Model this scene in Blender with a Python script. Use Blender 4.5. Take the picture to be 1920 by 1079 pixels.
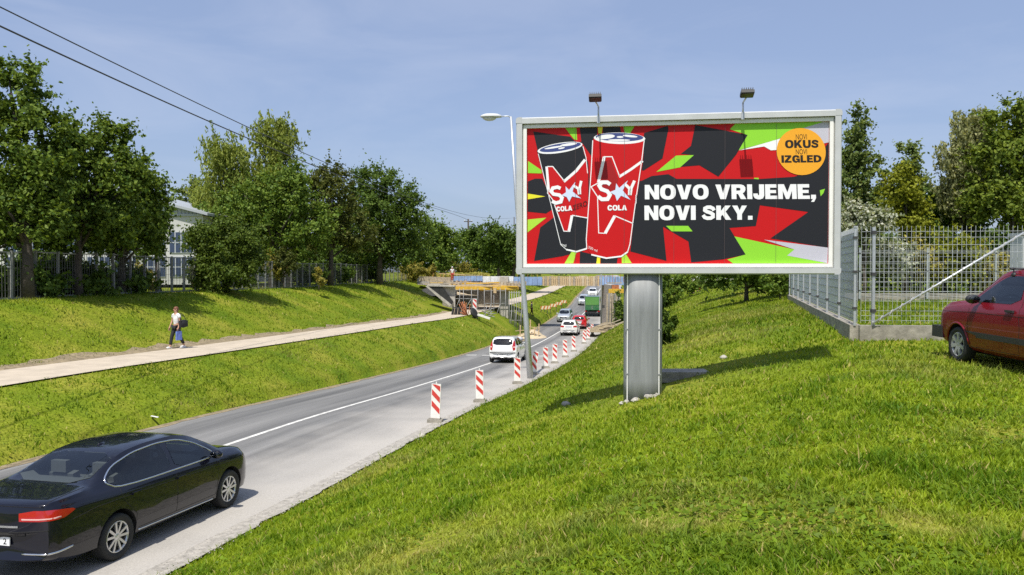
import bpy, bmesh, math, random
import numpy as np
from mathutils import Vector, Matrix
from mathutils.bvhtree import BVHTree

for _o in list(bpy.data.objects):
    bpy.data.objects.remove(_o, do_unlink=True)
random.seed(11)
rng = np.random.default_rng(11)
S = bpy.context.scene
COL = S.collection

# ---------------------------------------------------------------- camera, sky, sun, exposure
FPX, CX, CY, HORIZON = 1478.0, 960.0, 539.5, 508.0
PITCH = math.atan((CY - HORIZON) / FPX)
cam_d = bpy.data.cameras.new('camera')
cam_d.sensor_width = 36.0
cam_d.lens = FPX / 1920 * 36.0
cam_d.clip_start, cam_d.clip_end = 0.1, 3000
cam = bpy.data.objects.new('camera', cam_d)
COL.objects.link(cam)
cam.location = (0, 0, 0)
cam.rotation_euler = (math.pi / 2 - PITCH, 0, 0)
S.camera = cam

SUN_ELEV, SHADOW_BEARING = 61.5, 16.0           # shadows run away from the camera and a little to the right
be, el = math.radians(SHADOW_BEARING), math.radians(SUN_ELEV)
sun_dir = Vector((math.sin(be) * math.cos(el), math.cos(be) * math.cos(el), -math.sin(el)))
W = bpy.data.worlds.new('World'); S.world = W; W.use_nodes = True
nt = W.node_tree; nt.nodes.clear()
w_out = nt.nodes.new('ShaderNodeOutputWorld')
w_bg = nt.nodes.new('ShaderNodeBackground')
w_sky = nt.nodes.new('ShaderNodeTexSky')
w_sky.sky_type = 'NISHITA'; w_sky.sun_disc = False
w_sky.sun_elevation = el
w_sky.sun_rotation = math.radians(180 + SHADOW_BEARING)
w_sky.altitude = 200; w_sky.air_density = 1.0; w_sky.dust_density = 2.2; w_sky.ozone_density = 2.6
w_bg.inputs['Strength'].default_value = 0.108
# thin cirrus veil mixed over the whole sky
w_tc = nt.nodes.new('ShaderNodeTexCoord')
w_map = nt.nodes.new('ShaderNodeMapping'); w_map.inputs['Scale'].default_value = (1.4, 1.4, 5.0)
w_map.inputs['Rotation'].default_value = (0.5, 0.35, 0.4)
w_noi = nt.nodes.new('ShaderNodeTexNoise'); w_noi.inputs['Scale'].default_value = 2.3
w_noi.inputs['Detail'].default_value = 6; w_noi.inputs['Roughness'].default_value = 0.55
w_noi.inputs['Distortion'].default_value = 0.6
w_ramp = nt.nodes.new('ShaderNodeMapRange')
w_ramp.inputs['From Min'].default_value = 0.45; w_ramp.inputs['From Max'].default_value = 0.8
w_ramp.inputs['To Max'].default_value = 0.2
w_mix = nt.nodes.new('ShaderNodeMix'); w_mix.data_type = 'RGBA'
w_mix.inputs['B'].default_value = (6.2, 6.4, 7.2, 1)
L = nt.links.new
L(w_tc.outputs['Generated'], w_map.inputs['Vector']); L(w_map.outputs[0], w_noi.inputs['Vector'])
L(w_noi.outputs['Fac'], w_ramp.inputs['Value']); L(w_ramp.outputs[0], w_mix.inputs['Factor'])
w_hsv = nt.nodes.new('ShaderNodeMix'); w_hsv.data_type = 'RGBA'; w_hsv.inputs['Factor'].default_value = 0.5
w_hsv.inputs['B'].default_value = (3.0, 3.7, 5.7, 1)
L(w_sky.outputs[0], w_hsv.inputs['A'])
L(w_hsv.outputs['Result'], w_mix.inputs['A'])
L(w_mix.outputs['Result'], w_bg.inputs['Color']); L(w_bg.outputs[0], w_out.inputs['Surface'])

sun_l = bpy.data.lights.new('sun', 'SUN'); sun_l.energy = 4.3; sun_l.angle = math.radians(0.5)
sun_l.color = (1.0, 0.955, 0.87)
sun = bpy.data.objects.new('sun', sun_l); COL.objects.link(sun)
sun.rotation_euler = sun_dir.to_track_quat('-Z', 'Y').to_euler()
S.view_settings.view_transform = 'Standard'
S.view_settings.look = 'None'
S.view_settings.exposure = 0.35
S.view_settings.gamma = 1.0
S.view_settings.use_curve_mapping = False
S.cycles.max_bounces = 8
S.cycles.transparent_max_bounces = 16
S.cycles.use_denoising = False
S.render.film_transparent = False

def at(px, py, Y):
    """point at depth Y seen at photo pixel px, py"""
    u, v = (px - CX) / FPX, -(py - CY) / FPX
    dy = math.cos(PITCH) + v * math.sin(PITCH)
    dz = -math.sin(PITCH) + v * math.cos(PITCH)
    t = Y / dy
    return Vector((u * t, Y, dz * t))

# ---------------------------------------------------------------- object helpers
def link(o, parent=None):
    COL.objects.link(o)
    if parent is not None: o.parent = parent
    return o
def tag(o, label=None, cat=None, group=None, kind=None):
    if label: o['label'] = label
    if cat: o['category'] = cat
    if group: o['group'] = group
    if kind: o['kind'] = kind
    return o
def empty(name, loc=(0, 0, 0), rz=0.0, label=None, cat=None, group=None):
    o = bpy.data.objects.new(name, None); o.empty_display_size = 0.2
    link(o); o.location = loc; o.rotation_euler = (0, 0, rz)
    return tag(o, label, cat, group)
def copy_tree(o, parent=None):
    c = o.copy(); COL.objects.link(c); c.parent = parent
    for ch in list(o.children): copy_tree(ch, c)
    return c

class MB:
    """collects shapes, then links them as one mesh object"""
    def __init__(s): s.v, s.f, s.m, s.sm = [], [], [], []
    def add(s, v, f, m=0, smooth=False):
        b = len(s.v); s.v += [tuple(p) for p in v]
        for q in f:
            s.f.append([i + b for i in q]); s.m.append(m); s.sm.append(smooth)
        return s
    def box(s, c, d, M=None, m=0):
        hx, hy, hz = d[0] / 2, d[1] / 2, d[2] / 2
        P = [Vector((x, y, z)) for x in (-hx, hx) for y in (-hy, hy) for z in (-hz, hz)]
        if M is not None: P = [M @ p for p in P]
        P = [p + Vector(c) for p in P]
        return s.add(P, [(0, 1, 3, 2), (4, 6, 7, 5), (0, 4, 5, 1), (2, 3, 7, 6), (0, 2, 6, 4), (1, 5, 7, 3)], m)
    def bar(s, a, b, w, h=None, m=0, up=(0, 0, 1)):
        """rectangular bar from a to b"""
        a, b = Vector(a), Vector(b); h = h or w
        d = (b - a); ln = d.length
        if ln < 1e-6: return s
        d.normalize(); up = Vector(up)
        if abs(d.dot(up)) > 0.97: up = Vector((0, 1, 0))
        r = d.cross(up).normalized(); u = r.cross(d)
        P = []
        for q in (a, b):
            for i, j in ((-1, -1), (1, -1), (1, 1), (-1, 1)):
                P.append(q + r * (i * w / 2) + u * (j * h / 2))
        return s.add(P, [(3, 2, 1, 0), (4, 5, 6, 7), (0, 1, 5, 4), (1, 2, 6, 5), (2, 3, 7, 6), (3, 0, 4, 7)], m)
    def tube(s, pts, r, n=6, m=0, caps=True, smooth=True, closed=False):
        pts = [Vector(p) for p in pts]; k = len(pts)
        rs = r if isinstance(r, (list, tuple)) else [r] * k
        V = []; prev = None
        for i, p in enumerate(pts):
            a = pts[i - 1] if (i > 0 or closed) else pts[0]
            b = pts[(i + 1) % k] if (i < k - 1 or closed) else pts[-1]
            d = (b - a)
            d = d.normalized() if d.length > 1e-9 else Vector((0, 0, 1))
            if prev is None:
                ref = Vector((0, 0, 1)) if abs(d.z) < 0.9 else Vector((1, 0, 0))
                x = d.cross(ref).normalized()
            else:
                x = prev - d * prev.dot(d)
                x = x.normalized() if x.length > 1e-6 else d.orthogonal().normalized()
            prev = x; y = d.cross(x)
            for j in range(n):
                t = 2 * math.pi * j / n
                V.append(p + (x * math.cos(t) + y * math.sin(t)) * rs[i])
        F = []
        for i in range(k if closed else k - 1):
            i2 = (i + 1) % k
            for j in range(n):
                F.append((i * n + j, i * n + (j + 1) % n, i2 * n + (j + 1) % n, i2 * n + j))
        if caps and not closed:
            F.append(tuple(range(n - 1, -1, -1))); F.append(tuple((k - 1) * n + j for j in range(n)))
        return s.add(V, F, m, smooth)
    def lathe(s, prof, n=16, M=None, m=0, smooth=True, capped=True):
        """prof: (r, z) list about the z axis"""
        V = []
        for r, z in prof:
            for j in range(n):
                t = 2 * math.pi * j / n
                p = Vector((r * math.cos(t), r * math.sin(t), z)); V.append(M @ p if M is not None else p)
        F = []
        for i in range(len(prof) - 1):
            for j in range(n):
                F.append((i * n + j, i * n + (j + 1) % n, (i + 1) * n + (j + 1) % n, (i + 1) * n + j))
        if capped:
            F.append(tuple(range(n - 1, -1, -1))); F.append(tuple((len(prof) - 1) * n + j for j in range(n)))
        return s.add(V, F, m, smooth)
    def prism(s, poly, fn, t0, t1, m=0):
        """2D polygon extruded; fn(a, b, t) gives the point"""
        n = len(poly)
        V = [fn(a, b, t0) for a, b in poly] + [fn(a, b, t1) for a, b in poly]
        F = [tuple(range(n - 1, -1, -1)), tuple(range(n, 2 * n))]
        F += [(i, (i + 1) % n, n + (i + 1) % n, n + i) for i in range(n)]
        return s.add(V, F, m)
    def ball(s, c, r, n=8, m=0):
        rx, ry, rz = r if isinstance(r, (tuple, list)) else (r, r, r)
        V = []; F = []
        R = max(4, n // 2 + 1)
        for i in range(1, R):
            a = math.pi * i / R
            for j in range(n):
                t = 2 * math.pi * j / n
                V.append((c[0] + rx * math.sin(a) * math.cos(t), c[1] + ry * math.sin(a) * math.sin(t), c[2] + rz * math.cos(a)))
        k = len(V); V += [(c[0], c[1], c[2] + rz), (c[0], c[1], c[2] - rz)]
        for i in range(R - 2):
            for j in range(n):
                F.append((i * n + j, (i + 1) * n + j, (i + 1) * n + (j + 1) % n, i * n + (j + 1) % n))
        for j in range(n):
            F.append((k, j, (j + 1) % n)); F.append((k + 1, (R - 2) * n + (j + 1) % n, (R - 2) * n + j))
        return s.add(V, F, m, True)
    def mesh(s, name, mats):
        me = bpy.data.meshes.new(name)
        me.from_pydata(s.v, [], s.f)
        for mt in (mats if isinstance(mats, (list, tuple)) else [mats]): me.materials.append(mt)
        me.polygons.foreach_set('material_index', s.m)
        me.polygons.foreach_set('use_smooth', s.sm)
        bm = bmesh.new(); bm.from_mesh(me); bmesh.ops.recalc_face_normals(bm, faces=bm.faces); bm.to_mesh(me); bm.free()
        me.update()
        return me
    def build(s, name, mats, parent=None, label=None, cat=None, group=None, kind=None, loc=None):
        o = bpy.data.objects.new(name, s.mesh(name, mats)); link(o, parent)
        if loc is not None: o.location = loc
        return tag(o, label, cat, group, kind)

def np_mesh(name, V, sizes, idx, mats, smooth=False, uv=None, col=None):
    """fast mesh from numpy arrays; sizes = corners per face (scalar or array)"""
    me = bpy.data.meshes.new(name)
    V = np.ascontiguousarray(V, np.float32).reshape(-1, 3); idx = np.ascontiguousarray(idx, np.int32).ravel()
    if np.isscalar(sizes): sizes = np.full(len(idx) // sizes, sizes, np.int32)
    sizes = np.asarray(sizes, np.int32)
    me.vertices.add(len(V)); me.vertices.foreach_set('co', V.ravel())
    me.loops.add(len(idx)); me.loops.foreach_set('vertex_index', idx)
    st = np.concatenate([[0], np.cumsum(sizes)[:-1]]).astype(np.int32)
    me.polygons.add(len(sizes)); me.polygons.foreach_set('loop_start', st)
    me.polygons.foreach_set('loop_total', sizes)
    if smooth: me.polygons.foreach_set('use_smooth', np.ones(len(sizes), bool))
    for mt in (mats if isinstance(mats, (list, tuple)) else [mats]): me.materials.append(mt)
    if uv is not None:
        l = me.uv_layers.new(name='UVMap'); l.data.foreach_set('uv', np.asarray(uv, np.float32)[idx].ravel())
    if col is not None:
        a = me.color_attributes.new('tint', 'FLOAT_COLOR', 'POINT')
        c = np.ones((len(V), 4), np.float32); c[:, :3] = col
        a.data.foreach_set('color', c.ravel())
    me.update(calc_edges=True); me.validate()
    return me

def bake(o, name):
    """apply an object's modifiers into a fresh mesh, drop the source"""
    dg = bpy.context.evaluated_depsgraph_get(); dg.update()
    me = bpy.data.meshes.new_from_object(o.evaluated_get(dg), depsgraph=dg)
    me.name = name
    bpy.data.objects.remove(o, do_unlink=True)
    return me

# ---------------------------------------------------------------- materials
MATS = {}
def mat(name, color, rough=0.6, metal=0.0, spec=0.5, coat=0.0, noise=None, bump=None, emis=None, trans=0.0, alpha=1.0, stretch=None):
    """Principled; noise=(scale, amount 0..1, detail) varies the colour, bump=(scale, strength, distance) the relief"""
    if name in MATS: return MATS[name]
    m = bpy.data.materials.new(name); m.use_nodes = True; n = m.node_tree
    p = n.nodes['Principled BSDF']
    p.inputs['Base Color'].default_value = (*color, 1); p.inputs['Roughness'].default_value = rough
    p.inputs['Metallic'].default_value = metal; p.inputs['Specular IOR Level'].default_value = spec
    p.inputs['Coat Weight'].default_value = coat; p.inputs['Coat Roughness'].default_value = 0.04
    p.inputs['Transmission Weight'].default_value = trans; p.inputs['Alpha'].default_value = alpha
    if noise or bump:
        tc = n.nodes.new('ShaderNodeTexCoord')
    if noise:
        t = n.nodes.new('ShaderNodeTexNoise'); t.inputs['Scale'].default_value = noise[0]
        t.inputs['Detail'].default_value = noise[2] if len(noise) > 2 else 5; t.inputs['Roughness'].default_value = 0.65
        if stretch:
            mp = n.nodes.new('ShaderNodeMapping'); mp.inputs['Scale'].default_value = stretch
            n.links.new(tc.outputs['Object'], mp.inputs['Vector']); n.links.new(mp.outputs[0], t.inputs['Vector'])
        else: n.links.new(tc.outputs['Object'], t.inputs['Vector'])
        r = n.nodes.new('ShaderNodeMapRange')
        r.inputs['From Min'].default_value = 0.3; r.inputs['From Max'].default_value = 0.7
        r.inputs['To Min'].default_value = 1 - noise[1]; r.inputs['To Max'].default_value = 1 + noise[1]
        n.links.new(t.outputs['Fac'], r.inputs['Value'])
        x = n.nodes.new('ShaderNodeVectorMath'); x.operation = 'SCALE'; x.inputs[0].default_value = color
        n.links.new(r.outputs[0], x.inputs['Scale']); n.links.new(x.outputs[0], p.inputs['Base Color'])
    if bump:
        t2 = n.nodes.new('ShaderNodeTexNoise'); t2.inputs['Scale'].default_value = bump[0]; t2.inputs['Detail'].default_value = 6
        n.links.new(tc.outputs['Object'], t2.inputs['Vector'])
        b = n.nodes.new('ShaderNodeBump'); b.inputs['Strength'].default_value = bump[1]; b.inputs['Distance'].default_value = bump[2]
        n.links.new(t2.outputs['Fac'], b.inputs['Height']); n.links.new(b.outputs[0], p.inputs['Normal'])
    MATS[name] = m
    return m

def leaf_mat(name, c1, c2, transl=0.35, rough=0.55, attr=False):
    """leaves: every leaf its own tone between c1 and c2; thin, so light shines through"""
    if name in MATS: return MATS[name]
    m = bpy.data.materials.new(name); m.use_nodes = True; n = m.node_tree; n.nodes.clear()
    out = n.nodes.new('ShaderNodeOutputMaterial')
    g = n.nodes.new('ShaderNodeNewGeometry')
    mx = n.nodes.new('ShaderNodeMix'); mx.data_type = 'RGBA'
    mx.inputs['A'].default_value = (*c1, 1); mx.inputs['B'].default_value = (*c2, 1)
    n.links.new(g.outputs['Random Per Island'], mx.inputs['Factor'])
    colr = mx.outputs['Result']
    if attr:
        a = n.nodes.new('ShaderNodeAttribute'); a.attribute_name = 'tint'
        mm = n.nodes.new('ShaderNodeMix'); mm.data_type = 'RGBA'; mm.blend_type = 'MULTIPLY'; mm.inputs['Factor'].default_value = 1
        n.links.new(colr, mm.inputs['A']); n.links.new(a.outputs['Color'], mm.inputs['B']); colr = mm.outputs['Result']
    p = n.nodes.new('ShaderNodeBsdfPrincipled'); p.inputs['Roughness'].default_value = rough
    p.inputs['Specular IOR Level'].default_value = 0.16
    t = n.nodes.new('ShaderNodeBsdfTranslucent')
    yl = n.nodes.new('ShaderNodeMix'); yl.data_type = 'RGBA'; yl.blend_type = 'MULTIPLY'; yl.inputs['Factor'].default_value = 1
    yl.inputs['B'].default_value = (1.25, 1.15, 0.5, 1)
    n.links.new(colr, p.inputs['Base Color']); n.links.new(colr, yl.inputs['A']); n.links.new(yl.outputs['Result'], t.inputs['Color'])
    ms = n.nodes.new('ShaderNodeMixShader'); ms.inputs[0].default_value = transl
    n.links.new(p.outputs[0], ms.inputs[1]); n.links.new(t.outputs[0], ms.inputs[2]); n.links.new(ms.outputs[0], out.inputs['Surface'])
    MATS[name] = m
    return m

def vnoise(x, y, seed=0):
    """value noise 0..1"""
    xi, yi = np.floor(x).astype(np.int64), np.floor(y).astype(np.int64)
    fx, fy = x - xi, y - yi; fx = fx * fx * (3 - 2 * fx); fy = fy * fy * (3 - 2 * fy)
    def h(a, b):
        k = (a * 374761393 + b * 668265263 + seed * 982451653) & 0x7fffffff
        k = ((k ^ (k >> 13)) * 1274126177) & 0x7fffffff
        return ((k ^ (k >> 16)) & 0xffff) / 65535.0
    return (h(xi, yi) * (1 - fx) + h(xi + 1, yi) * fx) * (1 - fy) + (h(xi, yi + 1) * (1 - fx) + h(xi + 1, yi + 1) * fx) * fy
def fbm(x, y, seed=0, o=3):
    r, a, t = 0, 1.0, 0
    for i in range(o):
        r = r + a * vnoise(x * 2 ** i, y * 2 ** i, seed + i); t += a; a *= 0.5
    return r / t
def curve(pts):
    """smooth function through (x, y) points (cubic Hermite, clamped ends)"""
    X = np.array([p[0] for p in pts], float); Yv = np.array([p[1] for p in pts], float)
    d = np.diff(Yv) / np.diff(X); m = np.zeros(len(X))
    m[1:-1] = np.where(d[:-1] * d[1:] > 0, 2 * d[:-1] * d[1:] / (d[:-1] + d[1:] + 1e-12), 0.0)
    m[0], m[-1] = d[0], d[-1]
    def f(q):
        q = np.asarray(q, float); i = np.clip(np.searchsorted(X, q) - 1, 0, len(X) - 2)
        h = X[i + 1] - X[i]; t = (q - X[i]) / h; tc = np.clip(t, 0, 1)
        r = (2 * tc**3 - 3 * tc**2 + 1) * Yv[i] + (tc**3 - 2 * tc**2 + tc) * h * m[i] + (-2 * tc**3 + 3 * tc**2) * Yv[i + 1] + (tc**3 - tc**2) * h * m[i + 1]
        return r + np.where(t < 0, (t) * h * m[i], 0) + np.where(t > 1, (t - 1) * h * m[i + 1], 0)
    return f
# ================================================================ terrain
road_x = curve([(-40, -19.9), (8, -9.5), (18.9, -6.95), (42.5, -1.65), (79, 4.6), (92, 6.9), (122, 12.2), (150, 16.4), (220, 26), (420, 50)])
road_z = curve([(-40, -3.6), (8, -4.06), (14, -4.17), (22, -4.33), (30, -4.66), (40, -5.08), (50, -5.5), (60, -5.85), (75, -6.2), (90, -6.35), (105, -6.0), (122, -5.45), (136, -4.6), (160, -3.9), (200, -2.9), (270, -1.7), (420, -1.5)])
path_z = curve([(-40, -3.0), (22, -3.1), (31, -3.22), (50, -3.55), (72, -4.0), (105, -3.95), (150, -3.3), (220, -2.4), (420, -1.3)])
fence_u = curve([(-40, -11.0), (33, -16.1), (98, -20.8), (140, -21.5), (420, -24)])
fence_z = curve([(-40, -1.1), (33, -1.15), (60, -1.3), (98, -1.25), (160, -1.0), (420, -0.9)])
crest_u = curve([(-40, 11.0), (0, 11.6), (13, 14.3), (16, 14.4), (36, 15.6), (60, 16.0), (420, 17)])
crest_z = curve([(-40, -1.5), (0, -1.5), (8, -1.52), (13, -1.5), (16, -1.45), (36, -1.3), (60, -1.3), (100, -1.1), (420, -1.0)])
PATH_U, PATH_HW = -8.5, 1.5
RL, RR = -3.35, 4.15                      # road edges (x offset from the centre line)

def ground_u(u, y):
    u = np.asarray(u, float); y = np.asarray(y, float)
    zr, zp, zf, zc = road_z(y), path_z(y), fence_z(y), crest_z(y)
    uf, uc = fence_u(y) + 0.5, crest_u(y)
    lo, hi = PATH_U - PATH_HW, PATH_U + PATH_HW
    sm = lambda t: t * t * (3 - 2 * t)
    z = zr * np.ones_like(u)
    t = np.clip((u - RL - 0.25) / (hi - RL - 0.25), 0, 1)            # lower left bank
    z = np.where(u < RL - 0.25, zr + (zp - zr) * (0.5 * t + 0.5 * np.sin(t * np.pi / 2)), z)
    t = np.clip((lo - u) / (lo - uf), 0, 1)                            # upper left bank
    z = np.where(u < lo, zp + (zf - zp) * (0.6 * sm(t) + 0.4 * np.sin(t * np.pi / 2)), z)
    z = np.where(u < uf, zf + 0.012 * (uf - u).clip(0, 40) * 0.4, z)
    t = np.clip((u - RR - 0.15) / (uc - RR - 0.15), 0, 1)             # right bank
    z = np.where(u > RR + 0.15, zr + (zc - zr) * (0.42 * t + 0.58 * np.sin(t * np.pi / 2)), z)
    grassy = np.where((u > RR + 0.15) | (u < lo) | ((u > hi) & (u < RL - 0.25)), 1.0, 0.0)
    edge = np.minimum(np.minimum(np.abs(u - RR - .15), np.abs(u - RL + .25)), np.minimum(np.abs(u - lo), np.abs(u - hi)))
    x = u + road_x(y)
    z = z + grassy * np.clip(edge / 1.2, 0, 1) * (0.14 * (fbm(x * 0.35, y * 0.35, 5) - 0.5) + 0.05 * (fbm(x * 1.7, y * 1.7, 9) - 0.5))
    return z
def ground(x, y): return float(ground_u(x - float(road_x(y)), y))

ys = np.concatenate([np.arange(-30, 0, 2.0), np.arange(0, 40, 0.4), np.arange(40, 110, 0.9), np.arange(110, 220, 3), np.arange(220, 421, 12)])
us = np.unique(np.round(np.concatenate([np.arange(-130, -30, 8), np.arange(-30, -10, 0.5), [PATH_U - PATH_HW, PATH_U + PATH_HW, PATH_U],
      np.arange(-6.9, RL - .25, 0.35), [RL - .25, RL, 0, RR, RR + .15], np.arange(RR + .5, 18, 0.35), np.arange(18, 40, 1.2), np.arange(40, 180, 9)]), 3))
def sheet(name, us, ys, dz, material, kind='structure', jitter=None, rel=True):
    U, Yg = np.meshgrid(us, ys)
    Uj = U if jitter is None else jitter(U, Yg)
    Z = ground_u(Uj, Yg) + dz
    X = Uj + road_x(Yg)
    V = np.stack([X, Yg, Z], -1).reshape(-1, 3)
    r, c = U.shape
    i = np.arange(r * c).reshape(r, c)
    q = np.stack([i[:-1, :-1], i[:-1, 1:], i[1:, 1:], i[1:, :-1]], -1).reshape(-1, 4)
    uv = np.stack([U.ravel(), Yg.ravel()], -1)
    me = np_mesh(name, V, 4, q, material, smooth=True, uv=uv)
    o = bpy.data.objects.new(name, me); link(o); tag(o, kind=kind)
    return o

def grass_ground_mat():
    m = bpy.data.materials.new('turf'); m.use_nodes = True; n = m.node_tree; p = n.nodes['Principled BSDF']
    p.inputs['Roughness'].default_value = 0.9; p.inputs['Specular IOR Level'].default_value = 0.1
    tc = n.nodes.new('ShaderNodeTexCoord')
    def noise(s, d=5):
        t = n.nodes.new('ShaderNodeTexNoise'); t.inputs['Scale'].default_value = s; t.inputs['Detail'].default_value = d
        n.links.new(tc.outputs['Object'], t.inputs['Vector']); return t.outputs['Fac']
    def ramp(fac, stops):
        r = n.nodes.new('ShaderNodeValToRGB'); e = r.color_ramp.elements
        e[0].position, e[0].color = stops[0][0], (*stops[0][1], 1); e[1].position, e[1].color = stops[-1][0], (*stops[-1][1], 1)
        for q, c in stops[1:-1]:
            k = e.new(q); k.color = (*c, 1)
        n.links.new(fac, r.inputs['Fac']); return r.outputs['Color']
    a = ramp(noise(0.5, 8), [(0.32, (0.105, 0.165, 0.010)), (0.5, (0.165, 0.21, 0.014)), (0.68, (0.25, 0.25, 0.033))])
    b = ramp(noise(14.0, 4), [(0.3, (0.45, 0.5, 0.4)), (0.7, (1.3, 1.3, 1.2))])
    mm = n.nodes.new('ShaderNodeMix'); mm.data_type = 'RGBA'; mm.blend_type = 'MULTIPLY'; mm.inputs['Factor'].default_value = 0.8
    n.links.new(a, mm.inputs['A']); n.links.new(b, mm.inputs['B'])
    n.links.new(mm.outputs['Result'], p.inputs['Base Color'])
    bp = n.nodes.new('ShaderNodeBump'); bp.inputs['Strength'].default_value = 0.8; bp.inputs['Distance'].default_value = 0.06
    n.links.new(noise(9, 6), bp.inputs['Height']); n.links.new(bp.outputs[0], p.inputs['Normal'])
    return m
def road_mat():
    m = bpy.data.materials.new('dusty_asphalt'); m.use_nodes = True; n = m.node_tree; p = n.nodes['Principled BSDF']
    p.inputs['Roughness'].default_value = 0.75; p.inputs['Specular IOR Level'].default_value = 0.35
    tc = n.nodes.new('ShaderNodeTexCoord')
    mp = n.nodes.new('ShaderNodeMapping'); mp.inputs['Scale'].default_value = (1.0, 0.035, 1)
    n.links.new(tc.outputs['UV'], mp.inputs['Vector'])
    t = n.nodes.new('ShaderNodeTexNoise'); t.inputs['Scale'].default_value = 1.1; t.inputs['Detail'].default_value = 5; t.inputs['Roughness'].default_value = 0.6
    n.links.new(mp.outputs[0], t.inputs['Vector'])
    r = n.nodes.new('ShaderNodeValToRGB'); e = r.color_ramp.elements
    e[0].position, e[0].color = 0.36, (0.108, 0.107, 0.105, 1); e[1].position, e[1].color = 0.64, (0.235, 0.23, 0.22, 1)
    n.links.new(t.outputs['Fac'], r.inputs['Fac'])
    # pale dust towards the right-hand edge, and fine grain
    sx = n.nodes.new('ShaderNodeSeparateXYZ'); n.links.new(tc.outputs['UV'], sx.inputs[0])
    n2 = n.nodes.new('ShaderNodeTexNoise'); n2.inputs['Scale'].default_value = 0.55; n2.inputs['Detail'].default_value = 7
    n.links.new(tc.outputs['Object'], n2.inputs['Vector'])
    ad = n.nodes.new('ShaderNodeMath'); ad.operation = 'MULTIPLY_ADD'; ad.inputs[1].default_value = 3.0
    n.links.new(n2.outputs['Fac'], ad.inputs[0]); n.links.new(sx.outputs['X'], ad.inputs[2])
    dr = n.nodes.new('ShaderNodeMapRange'); dr.inputs['From Min'].default_value = 2.2; dr.inputs['From Max'].default_value = 5.2
    dr.inputs['To Max'].default_value = 0.85
    n.links.new(ad.outputs[0], dr.inputs['Value'])
    mx = n.nodes.new('ShaderNodeMix'); mx.data_type = 'RGBA'; mx.inputs['B'].default_value = (0.45, 0.42, 0.375, 1)
    n.links.new(dr.outputs[0], mx.inputs['Factor']); n.links.new(r.outputs['Color'], mx.inputs['A'])
    n3 = n.nodes.new('ShaderNodeTexNoise'); n3.inputs['Scale'].default_value = 38; n3.inputs['Detail'].default_value = 3
    n.links.new(tc.outputs['Object'], n3.inputs['Vector'])
    g = n.nodes.new('ShaderNodeMapRange'); g.inputs['To Min'].default_value = 0.72; g.inputs['To Max'].default_value = 1.25
    n.links.new(n3.outputs['Fac'], g.inputs['Value'])
    sc = n.nodes.new('ShaderNodeVectorMath'); sc.operation = 'SCALE'
    n.links.new(mx.outputs['Result'], sc.inputs[0]); n.links.new(g.outputs[0], sc.inputs['Scale'])
    # cracks and tar seams
    n.links.new(sc.outputs[0], p.inputs['Base Color'])
    bp = n.nodes.new('ShaderNodeBump'); bp.inputs['Strength'].default_value = 0.25; bp.inputs['Distance'].default_value = 0.01
    n.links.new(n3.outputs['Fac'], bp.inputs['Height']); n.links.new(bp.outputs[0], p.inputs['Normal'])
    return m
M_turf = grass_ground_mat(); M_road = road_mat()
M_path = mat('path_gravel', (0.47, 0.40, 0.31), 0.9, noise=(1.3, 0.16, 8), bump=(40, 0.3, 0.01))
M_dirt = mat('bare_earth', (0.24, 0.19, 0.115), 0.95, noise=(5, 0.45, 8), bump=(18, 0.7, 0.04))
M_gravel = mat('roadside_gravel', (0.35, 0.325, 0.285), 0.95, noise=(9, 0.35, 8), bump=(25, 0.7, 0.03))
M_line = mat('road_paint', (0.60, 0.59, 0.55), 0.7, noise=(5, 0.3, 7))
sheet('ground', us, ys, 0.0, M_turf)
yr = ys[(ys >= -20) & (ys <= 300)]
ragged = lambda s, k: (lambda U, Yg: U + s * (fbm(Yg * 1.3, U * 0 + k, 3) - 0.5) * 2 * (np.abs(U - np.median(U)) > 1e-6))
# bare earth beside the path and along the left road edge, then the surfaces on top
def edge_jit(amp, seed, side):
    def j(U, Yg):
        c = U[0]; outer = c.min() if side < 0 else c.max()
        return np.where(np.isclose(U, outer), U + amp * (fbm(Yg * 2.1, Yg * 0, seed, 3) - 0.5) * 2, U)
    return j
sheet('path_verge', np.array([PATH_U - PATH_HW - .55, PATH_U - PATH_HW - .25, PATH_U - PATH_HW + .1]), ys[(ys > -10) & (ys < 76)], 0.03, M_dirt, jitter=edge_jit(0.3, 21, -1))
sheet('road_verge', np.array([RL - .16, RL - .05, RL + .14]), yr, 0.041, M_dirt, jitter=edge_jit(0.12, 31, 1))
sheet('road_shoulder', np.array([RR - .2, RR, RR + .25]), yr, 0.041, M_gravel, jitter=edge_jit(0.16, 41, 1))
sheet('footpath', np.array([PATH_U - PATH_HW, PATH_U, PATH_U + PATH_HW]), yr, 0.05, M_path)
road = sheet('road', np.array([RL, -1.5, 0, 1.5, 3, RR]), yr, 0.035, M_road)
# solid centre line
sheet('centre_line', np.array([-0.07, 0.07]), yr[(yr > -5)], 0.041, M_line)
# stop line marks across the right lane before the works
for k, (a, b, yy) in enumerate(((0.6, 1.3, 50.5), (1.7, 2.4, 50.3), (-1.9, -1.1, 51.0), (-3.0, -2.3, 51.2))):
    sheet('stop_mark', np.array([a, b]), np.array([yy, yy + .45]), 0.043, M_line)

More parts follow.
